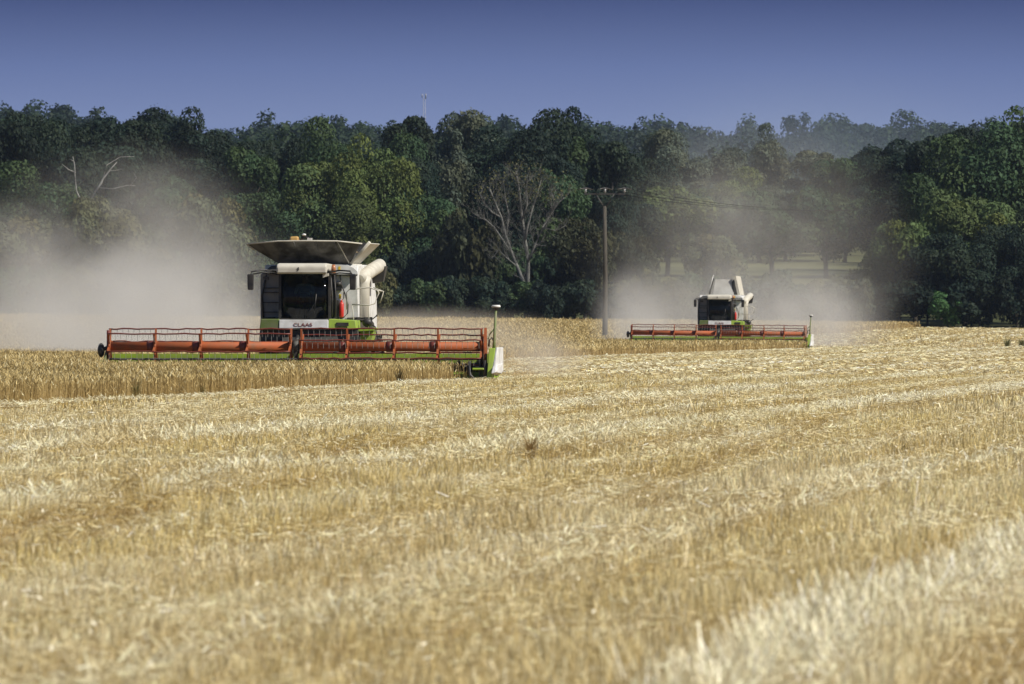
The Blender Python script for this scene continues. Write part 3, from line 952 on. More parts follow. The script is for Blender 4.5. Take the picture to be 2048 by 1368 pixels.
def snag():
    D = 1018.0
    x = dist_pt(178, D)
    o = empty('bare_tree', (x, D, float(ground_z(x, D))))
    tag(o, 'white dead branches of a snag sticking out above the left dust', 'tree')
    z0 = o.location.z
    def pt(px, py, dy=0.0): return Vector((dist_pt(px, D) - x, dy, hgt(py, D) - z0))
    mb = MB()
    mb.tube([pt(176, 600), pt(174, 500, .1), pt(170, 440), pt(160, 396)], [0.177, 0.150, 0.122, 0.088], 8)
    mb.tube([pt(172, 425), pt(190, 384, -.3), pt(203, 366, -.5), pt(206, 358, -.4), pt(222, 338, -.6), pt(234, 325, -.8)], [0.109, 0.095, 0.102, 0.088, 0.075, 0.034], 7)
    mb.tube([pt(160, 398), pt(152, 380, .3), pt(150, 352, .2), pt(149, 330), pt(146, 313, -.2)], [0.082, 0.061, 0.048, 0.054, 0.020], 7)
    mb.tube([pt(151, 345, .2), pt(137, 339), pt(124, 328, -.3)], [0.041, 0.041, 0.014], 6)
    mb.tube([pt(147, 322), pt(138, 318)], [0.034, 0.014], 5)
    mb.tube([pt(218, 342, -.6), pt(232, 341, -.4), pt(244, 338, -.4)], [0.041, 0.027, 0.010], 5)
    mb.tube([pt(196, 375, -.4), pt(225, 378, -.8), pt(255, 371, -1), pt(272, 372, -1.2)], [0.054, 0.041, 0.041, 0.020], 6)
    mb.tube([pt(262, 371, -1.1), pt(274, 356, -1.3), pt(268, 345, -1.4)], [0.024, 0.020, 0.010], 5)
    mb.tube([pt(206, 358, -.4), pt(214, 330, 0), pt(240, 314, .2), pt(268, 313, .1)], [0.041, 0.031, 0.034, 0.020], 6)
    mb.build('branches', M['deadwood'], o)
snag()

# ------------------------------------------------------------------ power line
def power_line():
    D = 758.0
    x = dist_pt(1210, D); z0 = float(ground_z(x, D))
    o = empty('utility_pole', (x, D, z0), R(-4))
    tag(o, 'weathered wooden electricity pole with one crossarm standing in the wheat', 'utility pole')
    H = hgt(412, D) - z0
    mb = MB()
    mb.tube([(0, 0, -.5), (0, 0, 1.5), (.02, 0, H * .5), (-.02, 0, H)], [.185, .175, .15, .115], 12)
    mb.build('pole', M['wood'], o)
    za = hgt(388, D) - z0
    mb = MB(); mb.box(-1.38, 1.35, -.06, .06, za - .05, za + .05); mb.build('crossarm', M['darkgrey'], o)
    mb = MB()
    mb.tube([(-.05, -.02, H - .1), (-.62, -.02, za)], .045, 6)
    mb.tube([(.05, -.02, H - .1), (.62, -.02, za)], .045, 6)
    mb.build('brace', M['darkgrey'], o)
    zt = hgt(378, D) - z0
    for xx in (-1.3, 0.0, 1.3):
        mb = MB()
        mb.tube([(xx, 0, za + .05), (xx, 0, za + .12), (xx, 0, za + .16), (xx, 0, za + .22), (xx, 0, zt)], [.05, .05, .10, .06, .09], 10)
        c = mb.build('insulator', M['porcelain'], o)
        mb = MB()
        mb.tube([(xx - .45, -.6, zt - .03), (xx - .15, -.2, zt + .03), (xx, 0, zt + .05), (xx + .2, .25, zt + .03), (xx + .48, .6, zt - .04)], [.02, .05, .065, .05, .02], 8)
        mb.build('wire_clamp', M['black'], o)
    # conductors to the right, sagging towards the trees
    for k, xx in enumerate((-1.3, 0.0, 1.3)):
        a = Vector((x + xx, D, z0 + zt + .05))
        bx = dist_pt(1880, 1012.0) + xx
        b = Vector((bx, 1012.0, hgt(402, 1012) + .0))
        pts = []
        for i in range(25):
            t = i / 24
            p = a.lerp(b, t); p.z -= 4 * 1.15 * t * (1 - t)
            pts.append(p)
        mb = MB(); mb.tube(pts, .013, 5)
        wobj = mb.build('power_wire', M['wire'])
        tag(wobj, ['power wire from the left insulator of the pole', 'power wire from the middle insulator of the pole', 'power wire from the right insulator of the pole'][k] + ' to the right wood', 'wire', 'power wires')
power_line()

def radio_mast():
    D = 2950.0
    x = dist_pt(848, D); z0 = float(ground_z(x, D)); zt = hgt(188, D)
    o = empty('radio_mast', (x, D, z0))
    tag(o, 'thin distant radio mast rising above the skyline of the wood', 'mast')
    H = zt - z0
    mb = MB()
    for a in (0, 1, 2):
        t = a * 2 * PI / 3
        mb.tube([(.45 * math.cos(t), .45 * math.sin(t), 0), (.32 * math.cos(t), .32 * math.sin(t), H)], .05, 5)
    n = int(H / 1.2)
    for i in range(n):
        for a in (0, 1, 2):
            t0 = a * 2 * PI / 3; t1 = (a + 1) * 2 * PI / 3
            mb.tube([(.4 * math.cos(t0), .4 * math.sin(t0), i * 1.2), (.4 * math.cos(t1), .4 * math.sin(t1), i * 1.2 + 1.2)], .018, 4)
    mb.build('lattice', M['metal'], o)
    mb = MB(); mb.tube([(.5, 0, H - 1.2), (.5, 0, H + .1)], .12, 8); mb.tube([(-.5, 0, H - 1.0), (-.5, 0, H)], .1, 8); mb.build('antenna', M['metal'], o)
radio_mast()

# ------------------------------------------------------------------ combine harvesters
def wavy(x0, x1, y, z, n, seed, amp=.017):
    rd = random.Random(seed)
    return [(x0 + (x1 - x0) * i / n, y, z + (rd.uniform(-amp, amp) if 0 < i < n else 0)) for i in range(n + 1)]

def arc_profile(cy, cz, r, a0, a1, n):
    return [(cy + r * math.cos(R(a0 + (a1 - a0) * i / n)), cz + r * math.sin(R(a0 + (a1 - a0) * i / n))) for i in range(n + 1)]

HW = 5.38          # half width of the cutting table
def reel(root):
    o = empty('reel'); o.parent = root
    zc, rad = 1.0, .50
    for half, (x0, x1, ph, plates) in enumerate(((-5.32, -.24, 44, (-5.28, -4.02, -2.76, -1.46, -.28)), (-.02, 5.02, 20, (.02, 1.28, 2.58, 3.78, 4.98)))):
        mb = MB(); mb.tube([(x0, 0, zc), (x1, 0, zc)], .132, 18); mb.build('reel_tube', M['orange'], o)
        for k in range(6):
            a = R(ph + 60 * k)
            y, z = -rad * math.cos(a), zc + rad * math.sin(a)
            mb = MB()
            mb.tube(wavy(x0, x1, y, z, 26, half * 10 + k), .023, 6)
            mb.mi = 1
            nt_ = 33
            for i in range(nt_):
                xt = x0 + (x1 - x0) * (i + .5) / nt_
                mb.tube([(xt, y, z), (xt, y + .03, z - .22)], [.006, .004], 4, cap=False)
            mb.build('reel_bar', [M['redbar'], M['tine']], o)
        for j, xp in enumerate(plates):
            mb = MB()
            for k in range(6):
                a = R(ph + 60 * k)
                d = Vector((0, -math.cos(a), math.sin(a))); t = Vector((0, math.sin(a), math.cos(a)))
                c0 = Vector((xp, 0, zc)) + d * .12; c1 = Vector((xp, 0, zc)) + d * .50
                mb.plate([c0 - t * .07, c1 - t * .025, c1 + t * .025, c0 + t * .07], .05)
            mb.tube([(xp - .035, 0, zc), (xp + .035, 0, zc)], .185, 16)
            mb.build('reel_plate', M['orange'], o)
            if j in (0, 4):
                continue
            mb = MB(); mb.tube([(xp - .22, 0, zc), (xp - .036, 0, zc)], .150, 16); mb.build('plate_shadow', M['redbar'], o)  # dark sleeve painting the shadow each plate casts on the tube
    return o

def header(root):
    o = empty('header'); o.parent = root
    mb = MB()
    mb.prism_x([(1.05, .22), (1.12, .22), (1.12, .765), (1.05, .765)], -HW, HW)
    mb.prism_x([(-.15, .10), (.55, .16), (1.05, .215), (1.05, .27), (.55, .22), (-.15, .14)], -HW, HW)
    mb.prism_x([(1.06, .766), (1.2, .766), (1.2, .80), (1.06, .80)], -HW, HW)
    mb.build('trough', M['green'], o)
    # intake screw with its flights
    mb = MB()
    mb.tube([(-HW + .1, .62, .43), (HW - .1, .62, .43)], .12, 14)
    for side in (-1, 1):
        prev = None
        n = 120
        vs, fs = [], []
        for i in range(n + 1):
            t = i / n
            xx = side * (.35 + t * (HW - .5)); a = side * t * 2 * PI * 9
            vs += [(xx, .62 + .12 * math.cos(a), .43 + .12 * math.sin(a)), (xx, .62 + .20 * math.cos(a), .43 + .20 * math.sin(a)),
                   (xx + .012, .62 + .20 * math.cos(a), .43 + .20 * math.sin(a)), (xx + .012, .62 + .12 * math.cos(a), .43 + .12 * math.sin(a))]
        for i in range(n):
            b = i * 4
            for q in range(4):
                fs.append((b + q, b + (q + 1) % 4, b + 4 + (q + 1) % 4, b + 4 + q))
        mb.add(vs, fs, True)
    mb.build('intake_auger', M['darkgrey'], o)
    # knife with its fingers
    mb = MB()
    mb.box(-HW, HW, -.24, -.155, .10, .135)
    for i in range(140):
        xx = -HW + .04 + i * (2 * HW - .08) / 139
        mb.hexa([(xx - .02, -.34, .115), (xx + .02, -.34, .115), (xx + .03, -.24, .10), (xx - .03, -.24, .10),
                 (xx - .008, -.34, .125), (xx + .008, -.34, .125), (xx + .03, -.24, .14), (xx - .03, -.24, .14)])
    mb.build('cutter_bar', M['darkgrey'], o)
    # dark bar put in for the shadow band just over the ears
    mb = MB(); mb.tube(wavy(-HW + .1, 5.0, -.30, .655, 60, 77, .012), .035, 6); mb.build('shadow_bar', M['darkgrey'], o)
    # left end: reel arm, drive cover, divider
    mb = MB()
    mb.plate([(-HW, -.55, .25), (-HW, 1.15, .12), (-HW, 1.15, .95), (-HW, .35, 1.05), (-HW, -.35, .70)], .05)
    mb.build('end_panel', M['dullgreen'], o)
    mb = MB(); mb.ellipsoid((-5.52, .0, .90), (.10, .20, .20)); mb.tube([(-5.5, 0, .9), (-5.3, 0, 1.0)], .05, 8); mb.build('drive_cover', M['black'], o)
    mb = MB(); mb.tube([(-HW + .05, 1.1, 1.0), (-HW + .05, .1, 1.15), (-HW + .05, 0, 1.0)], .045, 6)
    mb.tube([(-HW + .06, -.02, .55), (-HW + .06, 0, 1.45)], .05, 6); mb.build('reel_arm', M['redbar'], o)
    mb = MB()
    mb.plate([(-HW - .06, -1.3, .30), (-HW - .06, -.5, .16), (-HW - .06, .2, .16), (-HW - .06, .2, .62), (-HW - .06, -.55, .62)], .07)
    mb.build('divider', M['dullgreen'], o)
    # right end
    mb = MB()
    mb.plate([(5.08, -.30, .40), (5.08, .22, .40), (5.08, .26, 1.0), (5.08, .16, 1.52), (5.08, -.12, 1.52), (5.08, -.26, 1.0)], .05)
    mb.build('reel_end_shield', M['orange'], o)
    mb = MB()
    mb.plate([(4.96, -.42, .20), (4.96, 1.1, .18), (4.96, 1.1, .80), (4.96, .1, .92), (4.96, -.42, .62)], .04)
    mb.build('end_panel', M['darkgrey'], o)
    mb = MB()     # open guard hoop below the reel end
    mb.tube([(4.70, -.5, .58), (4.68, -.62, .40), (4.72, -.66, .22), (4.84, -.66, .09), (5.0, -.66, .05), (5.18, -.6, .07), (5.28, -.5, .12)], .05, 8)
    mb.tube([(4.80, -.45, .42), (5.2, -.45, .40)], .06, 6)
    mb.tube([(5.12, -.5, .62), (5.12, -.55, .10)], .06, 6)
    mb.build('guard_hoop', M['black'], o)
    mb = MB()
    mb.plate([(4.78, -.68, .36), (5.1, -.68, .36), (5.1, -.68, .42), (4.78, -.68, .42)], .04)
    mb.hexa([(5.18, -.75, .10), (5.31, -.75, .10), (5.33, .55, .12), (5.20, .55, .12), (5.22, -.50, .96), (5.40, -.50, .96), (5.44, .55, .96), (5.26, .55, .96)])
    mb.build('divider', M['green'], o, .02)
    mb = MB()
    mb.hexa([(5.325, -.70, .34), (5.42, -.70, .40), (5.52, .6, .30), (5.36, .6, .20), (5.405, -.48, .98), (5.47, -.48, .98), (5.52, .6, .98), (5.46, .6, .98)])
    mb.hexa([(5.32, -.95, .26), (5.46, -.95, .30), (5.56, -.2, .26), (5.36, -.2, .20), (5.35, -.80, .46), (5.46, -.80, .50), (5.58, -.2, .56), (5.42, -.2, .52)])
    mb.build('divider_cover', M['white'], o, .025)
    mb = MB(); mb.box(5.14, 5.40, -.8, .4, .02, .095); mb.build('skid', M['black'], o)
    mb = MB()
    mb.tube([(5.30, .1, .9), (5.31, .1, 1.15), (5.36, .1, 2.02)], [.05, .04, .032], 8)
    mb.tube([(5.14, .1, 1.20), (5.20, .1, 1.36), (5.31, .1, 1.48)], .022, 6)
    mb.build('sensor_post', M['dullgreen'], o)
    mb = MB(); mb.tube([(5.36, .1, 2.0), (5.36, .1, 2.08)], [.05, .10], 12); mb.build('sensor_bracket', M['black'], o)
    mb = MB(); mb.tube([(5.36, .1, 2.075), (5.36, .1, 2.11), (5.36, .1, 2.14)], [.12, .13, .10], 16); mb.build('sensor', M['white'], o)
    mb = MB(); mb.tube([(5.16, .1, 1.0), (5.18, .1, 1.18), (5.24, .1, 1.25), (5.30, .12, 1.15)], .03, 6); mb.build('hydraulic_hose', M['black'], o)
    # central support of the split reel
    mb = MB()
    mb.tube([(-.13, 1.05, .95), (-.13, .35, 1.28), (-.13, .0, 1.05)], .05, 6)
    mb.tube([(-.20, 0, 1.0), (-.06, 0, 1.0)], .20, 14)
    mb.plate([(-.13, -.18, .62), (-.13, .2, .62), (-.13, .18, 1.2), (-.13, -.12, 1.2)], .09)
    mb.build('reel_support', M['darksheet'], o)
    return o

def tyre(root, x, y, rad, wid, nm='tyre'):
    mb = MB()
    prof = [(-wid / 2, rad * .62), (-wid / 2, rad * .9), (-wid * .36, rad), (wid * .36, rad), (wid / 2, rad * .9), (wid / 2, rad * .62)]
    n = 36
    vs, fs = [], []
    for i in range(n):
        a = 2 * PI * i / n
        for (xx, r_) in prof:
            vs.append((x + xx, y + r_ * math.cos(a), rad + r_ * math.sin(a)))
    k = len(prof)
    for i in range(n):
        for j in range(k - 1):
            fs.append((i * k + j, i * k + j + 1, ((i + 1) % n) * k + j + 1, ((i + 1) % n) * k + j))
    mb.add(vs, fs, True)
    for i in range(22):                       # lugs
        a = 2 * PI * i / 22; s = 1 if i % 2 else -1
        c = Vector((x + s * wid * .22, y + (rad + .01) * math.cos(a), rad + (rad + .01) * math.sin(a)))
        t = Vector((0, -math.sin(a), math.cos(a))); nn = Vector((0, math.cos(a), math.sin(a))); ax = Vector((1, 0, 0))
        p = []
        for dz in (-.03, .04):
            for (sx, st_) in ((-1, -1), (1, -1), (1, 1), (-1, 1)):
                p.append(c + ax * sx * wid * .24 + t * (st_ * .035 + s * sx * .06) + nn * dz)
        mb.hexa(p)
    o = mb.build(nm, M['rubber'], root)
    mb = MB(); mb.tube([(x - wid * .3, y, rad), (x + wid * .3, y, rad)], rad * .62, 20); mb.build('rim', M['darkgrey'], o)
    return o

def combine(name, loc, rz, label, open_tank=True):
    root = empty(name, loc, rz)
    tag(root, label, 'combine harvester', 'combine harvesters at work')
    reel(root); header(root)
    # feeder house
    mb = MB()
    mb.hexa([(-.75, 1.21, .25), (.75, 1.21, .25), (.75, 3.6, 1.0), (-.75, 3.6, 1.0), (-.75, 1.21, .86), (.75, 1.21, .86), (.75, 3.6, 1.62), (-.75, 3.6, 1.62)])
    mb.build('feeder_house', M['darkgrey'], root)
    for sx in (-1.18, 1.18):
        t_ = tyre(root, sx + .02, 4.1, .88, .74, 'front_tyre')
    for sx in (-1.15, 1.15):
        tyre(root, sx, 8.6, .62, .45, 'rear_tyre')
    mb = MB(); mb.box(-1.25, 1.25, 3.9, 4.3, .7, 1.05); mb.box(-1.1, 1.1, 8.45, 8.75, .5, .75); mb.build('axle', M['darkgrey'], root)
    # body
    mb = MB()
    mb.prism_x([(4.35, 1.55), (4.35, 3.05), (4.55, 3.27), (7.2, 3.27), (8.6, 3.05), (9.5, 2.3), (9.6, 1.5), (8.2, 1.2), (5.0, 1.2)], -1.50, 1.12)
    mb.build('body', M['white'], root, .03)
    mb = MB()
    mb.hexa([(-1.60, 4.31, 1.55), (-1.515, 4.31, 1.55), (-1.515, 8.4, 1.35), (-1.60, 8.4, 1.35), (-1.60, 4.31, 2.98), (-1.515, 4.31, 3.08), (-1.515, 8.4, 2.9), (-1.60, 8.4, 2.8)])
    mb.box(-1.56, -.98, 4.25, 4.34, 1.62, 3.02)
    mb.build('side_panel', M['grey'], root)
    mb = MB()       # ladder frame on the shaded front corner
    for zz in (1.95, 2.22, 2.50, 2.62):
        mb.box(-1.53, -.99, 4.2, 4.245, zz - .012, zz + .012)
    mb.tube([(-1.50, 4.21, 1.62), (-1.55, 4.21, 2.4), (-1.44, 4.21, 2.95)], .03, 6)
    mb.tube([(-1.02, 4.21, 1.62), (-1.02, 4.21, 3.0)], .03, 6)
    mb.build('access_grille', M['black'], root)
    mb = MB()
    mb.hexa([(.42, 4.26, 1.70), (1.13, 4.26, 1.70), (1.13, 4.345, 1.70), (.42, 4.345, 1.70), (.42, 4.26, 2.98), (1.10, 4.26, 2.92), (1.10, 4.345, 2.95), (.42, 4.345, 2.98)])
    mb.build('front_panel', M['white'], root)
    mb = MB()      # curved white shoulder beside the cab roof
    prof = [(.46, 3.0), (1.14, 3.0), (1.13, 3.08), (1.02, 3.18), (.85, 3.25), (.60, 3.27), (.46, 3.27)]
    k = len(prof)
    vs = [(a, 4.1, b) for a, b in prof] + [(a, 4.345, b) for a, b in prof]
    mb.add(vs, [tuple(range(k)), tuple(range(2 * k - 1, k - 1, -1))] + [(i, k + i, k + (i + 1) % k, (i + 1) % k) for i in range(k)])
    mb.build('shoulder_cover', M['white'], root)
    mb = MB(); mb.hexa([(-1.5, 4.0, 3.05), (-.95, 4.0, 3.05), (-.95, 4.34, 3.05), (-1.5, 4.34, 3.05), (-1.3, 4.1, 3.22), (-.95, 4.1, 3.24), (-.95, 4.34, 3.26), (-1.3, 4.34, 3.24)])
    mb.build('roof_cover', M['darkgrey'], root)
    # decals
    mb = MB(); mb.box(.60, .66, 4.09, 4.095, 3.10, 3.22); mb.box(.60, .66, 4.25, 4.255, 2.33, 2.45); mb.build('warning_sticker', M['yellow'], root)
    mb = MB(); mb.box(.50, .68, 4.18, 4.255, 2.55, 2.72); mb.tube([(.52, 4.2, 2.72), (.66, 4.2, 2.74)], .06, 8); mb.build('work_lamp', M['black'], root)
    mb = MB(); mb.tube([(.68, 4.16, 1.80), (.68, 4.16, 1.84), (.68, 4.16, 2.18), (.68, 4.16, 2.24)], [.05, .065, .065, .03], 12); mb.tube([(.68, 4.16, 2.23), (.68, 4.16, 2.29)], .025, 8)
    mb.build('fire_extinguisher', M['red'], root)
    mb = MB(); mb.box(.50, .60, 4.14, 4.245, 1.78, 2.28); mb.build('tool_box', M['black'], root)
    mb = MB()
    mb.tube([(.63, 4.18, 3.02), (.67, 4.18, 2.72), (.78, 4.18, 2.45), (.86, 4.18, 2.15), (.85, 4.18, 1.92), (.74, 4.18, 1.80), (.50, 4.18, 1.78)], .018, 6)
    mb.tube([(.74, 4.2, 2.5), (.74, 4.2, 2.35), (.70, 4.2, 2.28)], .014, 6)
    mb.build('hydraulic_hose', M['black'], root)
    # cab
    cab = empty('cab'); cab.parent = root
    cx0, cx1, cyf, cyb, cz0, cz1 = -.88, .50, 2.62, 4.18, 1.78, 3.02
    mb = MB()
    for (xx, yy) in ((cx0, cyf + .12), (cx1, cyf + .12), (cx0, cyb - .06), (cx1, cyb - .06)):
        mb.box(xx - .035, xx + .035, yy - .035, yy + .035, cz0, cz1)
    mb.box(cx0 - .035, cx1 + .035, cyf, cyb, cz0 - .06, cz0)
    mb.box(cx0 - .035, cx1 + .035, cyf + .05, cyb, cz1, cz1 + .06)
    mb.box(cx0, cx1, cyb - .03, cyb + .02, cz0, cz1)
    mb.build('cab_frame', M['black'], cab)
    # curved windscreen
    n = 10
    vs, fs = [], []
    for i in range(n + 1):
        t = i / n * 2 - 1
        xx = (cx0 + cx1) / 2 + t * (cx1 - cx0) / 2 * .97
        yy = cyf - .16 * (1 - t * t) + .09
        vs += [(xx, yy, cz0 + .002), (xx, yy + .05, cz1 - .002)]
    for i in range(n):
        fs.append((2 * i, 2 * i + 2, 2 * i + 3, 2 * i + 1))
    mb = MB(); mb.add(vs, fs, True); ws = mb.build('windscreen', M['glass'], cab)
    so = ws.modifiers.new('solid', 'SOLIDIFY'); so.thickness = .008
    for xx in (cx0, cx1):
        mb = MB(); mb.box(xx - .004, xx + .004, cyf + .16, cyb - .10, cz0 + .03, cz1 - .002); mb.build('side_window', M['glass'], cab)
    mb = MB(); mb.tube([(cx1 + .05, 2.9, 1.82), (cx1 + .06, 2.86, 2.3), (cx1 + .02, 2.84, 2.98)], .022, 6)
    mb.tube([(cx1 + .07, 3.55, 1.82), (cx1 + .09, 3.5, 2.3), (cx1 + .05, 3.5, 2.98)], .022, 6); mb.build('grab_rail', M['black'], cab)
    mb = MB(); mb.tube([(-.1, 2.50, 1.80), (.12, 2.46, 2.2)], .012, 5); mb.tube([(.10, 2.455, 1.9), (.16, 2.45, 2.45)], .014, 5); mb.build('wiper', M['black'], cab)
    mb = MB()
    prof = [(2.30, 3.01), (2.28, 3.05), (2.28, 3.20), (2.34, 3.27), (2.6, 3.30), (4.1, 3.28), (4.1, 3.09), (2.55, 3.09), (2.40, 3.0)]
    mb.prism_x(prof, -.93, .46)
    rf = mb.build('roof', M['beige'], cab, .045)
    mb = MB(); mb.plate([(-.375, 2.272, 3.09), (-.33, 2.272, 3.08), (-.30, 2.272, 3.12), (-.31, 2.272, 3.19), (-.335, 2.272, 3.19), (-.335, 2.272, 3.13)], .004)
    mb.plate([(-.375, 2.2715, 3.135), (-.35, 2.2715, 3.125), (-.325, 2.2715, 3.16), (-.345, 2.2715, 3.165)], .003)
    mb.build('emblem', M['darkgrey'], rf)
    mb = MB(); mb.hexa([(.34, 2.42, 2.90), (.50, 2.42, 2.95), (.50, 2.6, 2.95), (.34, 2.6, 2.90), (.34, 2.42, 3.02), (.50, 2.42, 3.02), (.50, 2.6, 3.02), (.34, 2.6, 3.02)])
    mb.build('visor_bracket', M['beige'], cab)
    mb = MB(); mb.tube([(.60, 2.8, 3.06), (.60, 2.8, 3.16), (.60, 2.8, 3.26)], [.06, .065, .045], 12); mb.box(.42, .66, 2.75, 2.85, 3.03, 3.065); mb.build('beacon', M['amber'], cab)
    mb = MB(); mb.box(-.55, .0, 3.35, 3.85, 1.79, 2.15); mb.box(-.52, -.03, 3.80, 3.95, 2.15, 2.80); mb.build('seat', M['fabric'], cab)
    mb = MB(); mb.tube([(-.28, 2.85, 1.79), (-.28, 3.02, 2.32)], .04, 8)
    ring = [(-.28 + .19 * math.cos(2 * PI * i / 20), 3.04 + .10 * math.sin(2 * PI * i / 20), 2.34 + .13 * math.sin(2 * PI * i / 20)) for i in range(21)]
    mb.tube(ring, .016, 6); mb.build('steering_wheel', M['black'], cab)
    # mirrors
    for nm, pts, xm in (('l', [(-.92, 2.6, 3.06), (-1.30, 2.3, 3.12), (-1.62, 2.2, 3.06), (-1.64, 2.2, 2.98)], -1.64), ('r', [(.48, 2.6, 3.04), (.80, 2.35, 3.10), (1.12, 2.2, 3.08), (1.19, 2.2, 2.96)], 1.20)):
        mb = MB(); mb.tube(pts, .026, 6)
        p2 = [(p[0], p[1] + .04, p[2] - .07) for p in pts[:-1]]
        mb.tube(p2, .02, 6)
        ar = mb.build('mirror_arm', M['black'], root)
        mb = MB(); mb.hexa([(xm - .085, 2.16, 2.56), (xm + .085, 2.16, 2.56), (xm + .075, 2.27, 2.56), (xm - .075, 2.27, 2.56), (xm - .095, 2.16, 3.0), (xm + .095, 2.16, 3.0), (xm + .085, 2.27, 3.0), (xm - .085, 2.27, 3.0)])
        mb.build('mirror', M['black'], ar, .03)
    mb = MB(); mb.hexa([(-1.33, 2.5, 2.84), (-1.17, 2.5, 2.84), (-1.17, 2.6, 2.84), (-1.33, 2.6, 2.84), (-1.33, 2.5, 2.93), (-1.17, 2.5, 2.93), (-1.17, 2.6, 2.93), (-1.33, 2.6, 2.93)])
    mb.tube([(-1.25, 2.55, 2.93), (-1.22, 2.5, 3.10)], .02, 5); mb.build('work_lamp', M['black'], root)
    # fascia under the cab
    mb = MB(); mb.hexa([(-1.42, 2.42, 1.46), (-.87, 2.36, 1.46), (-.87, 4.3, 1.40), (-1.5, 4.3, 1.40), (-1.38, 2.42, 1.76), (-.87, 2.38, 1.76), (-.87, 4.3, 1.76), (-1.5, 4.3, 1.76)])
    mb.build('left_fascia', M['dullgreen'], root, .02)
    mb = MB(); mb.hexa([(-.866, 2.34, 1.50), (.50, 2.34, 1.50), (.50, 2.6, 1.46), (-.866, 2.6, 1.46), (-.866, 2.36, 1.74), (.50, 2.36, 1.74), (.50, 2.6, 1.715), (-.866, 2.6, 1.715)])
    fa = mb.build('front_fascia', M['white'], root, .015)
    cu = bpy.data.curves.new('lettering', 'FONT'); cu.body = 'CLAAS'; cu.size = .15; cu.extrude = .004; cu.space_character = 1.05
    cu.offset = .001; cu.align_x = 'CENTER'; cu.materials.append(M['ink'])
    tmp = bpy.data.objects.new('lettering_curve', cu); COL.objects.link(tmp)
    bpy.context.view_layer.update()
    me = bpy.data.meshes.new_from_object(tmp.evaluated_get(bpy.context.evaluated_depsgraph_get()))
    bpy.data.objects.remove(tmp); bpy.data.curves.remove(cu)
    if not me.materials: me.materials.append(M['ink'])
    tx = link('lettering', me, fa)
    tx.location = (-.20, 2.338, 1.555); tx.rotation_euler = (R(90), 0, 0); tx.scale = (1.15, .92, 1)
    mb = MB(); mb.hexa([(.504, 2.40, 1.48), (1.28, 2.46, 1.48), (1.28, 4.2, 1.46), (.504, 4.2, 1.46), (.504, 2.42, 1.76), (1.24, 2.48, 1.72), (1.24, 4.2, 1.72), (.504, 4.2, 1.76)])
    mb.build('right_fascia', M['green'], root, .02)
    mb = MB(); mb.box(.72, 1.06, 2.40, 2.43, 1.56, 1.66); mb.build('step_recess', M['black'], root)
    mb = MB(); mb.box(-1.35, 1.28, 2.6, 4.2, 1.18, 1.455); mb.build('chassis', M['darkgrey'], root)
    # platform and rails on the lit side
    mb = MB(); mb.hexa([(1.285, 2.9, 1.42), (1.70, 2.9, 1.44), (1.70, 4.1, 1.44), (1.285, 4.1, 1.42), (1.285, 2.9, 1.50), (1.70, 2.9, 1.52), (1.70, 4.1, 1.52), (1.285, 4.1, 1.50)])
    mb.hexa([(1.30, 3.2, 1.14), (1.60, 3.2, 1.14), (1.60, 4.0, 1.14), (1.30, 4.0, 1.14), (1.30, 3.2, 1.42), (1.68, 3.2, 1.42), (1.68, 4.0, 1.42), (1.30, 4.0, 1.42)])
    mb.build('platform', M['green'], root)
    mb = MB()
    rail = [(.95, 3.0, 2.02), (.95, 3.0, 2.50), (1.02, 3.0, 2.58), (1.30, 3.0, 2.60), (1.58, 3.0, 2.63), (1.80, 3.0, 2.55), (1.84, 3.0, 2.48), (1.72, 3.0, 2.18), (1.56, 3.0, 2.14), (1.10, 3.0, 2.16)]
    mb.tube(rail, .02, 6)
    mb.tube([(1.60, 3.9, 2.63), (1.88, 3.9, 2.52), (1.78, 3.9, 2.20)], .018, 6)
    mb.tube([(1.58, 3.0, 2.14), (1.55, 3.0, 1.5)], .014, 6); mb.tube([(1.10, 3.0, 2.16), (1.16, 3.0, 1.5)], .014, 6)
    mb.tube([(1.80, 3.0, 2.55), (1.85, 3.9, 2.53)], .018, 6)
    mb.build('hand_rail', M['beige'], root)
    mb = MB(); mb.ellipsoid((1.52, 3.05, 1.66), (.15, .14, .13)); mb.tube([(1.62, 3.0, 1.72), (1.78, 2.95, 1.84)], .016, 5); mb.ellipsoid((1.79, 2.95, 1.85), (.03, .03, .03)); mb.build('air_intake', M['black'], root)
    mb = MB(); mb.tube([(1.58, 3.1, 1.62), (1.74, 3.0, 1.55), (1.80, 3.0, 1.25), (1.74, 3.0, 1.0)], .016, 5); mb.build('brake_hose', M['black'], root)
    # unloading auger: upright elbow tube, folded tube running to the rear, spout
    mb = MB(); mb.tube([(1.24, 4.9, 1.25), (1.24, 4.9, 2.75), (1.26, 4.95, 2.92)], [.15, .15, .17], 14); mb.build('auger_upright', M['beige'], root)
    mb = MB(); mb.tube([(1.13, 4.75, 2.86), (1.22, 4.95, 2.95), (1.31, 6.2, 3.12), (1.39, 7.6, 3.26), (1.41, 7.85, 3.28)], [.14, .185, .19, .19, .14], 18)
    ua = mb.build('unloading_auger', M['beige'], root)
    mb = MB(); mb.hexa([(1.22, 7.35, 2.76), (1.52, 7.35, 2.82), (1.52, 7.72, 2.82), (1.22, 7.72, 2.76), (1.17, 7.25, 3.18), (1.60, 7.25, 3.24), (1.60, 7.82, 3.24), (1.17, 7.82, 3.18)])
    mb.build('spout', M['darkgrey'], ua)
    # grain tank with its extension
    mb = MB(); mb.box(-1.1, .95, 4.6, 7.1, 3.272, 3.30); mb.build('tank_rim', M['beige'], root)
    x0, x1, y0, y1, zb = -1.08, .86, 4.62, 7.0, 3.285
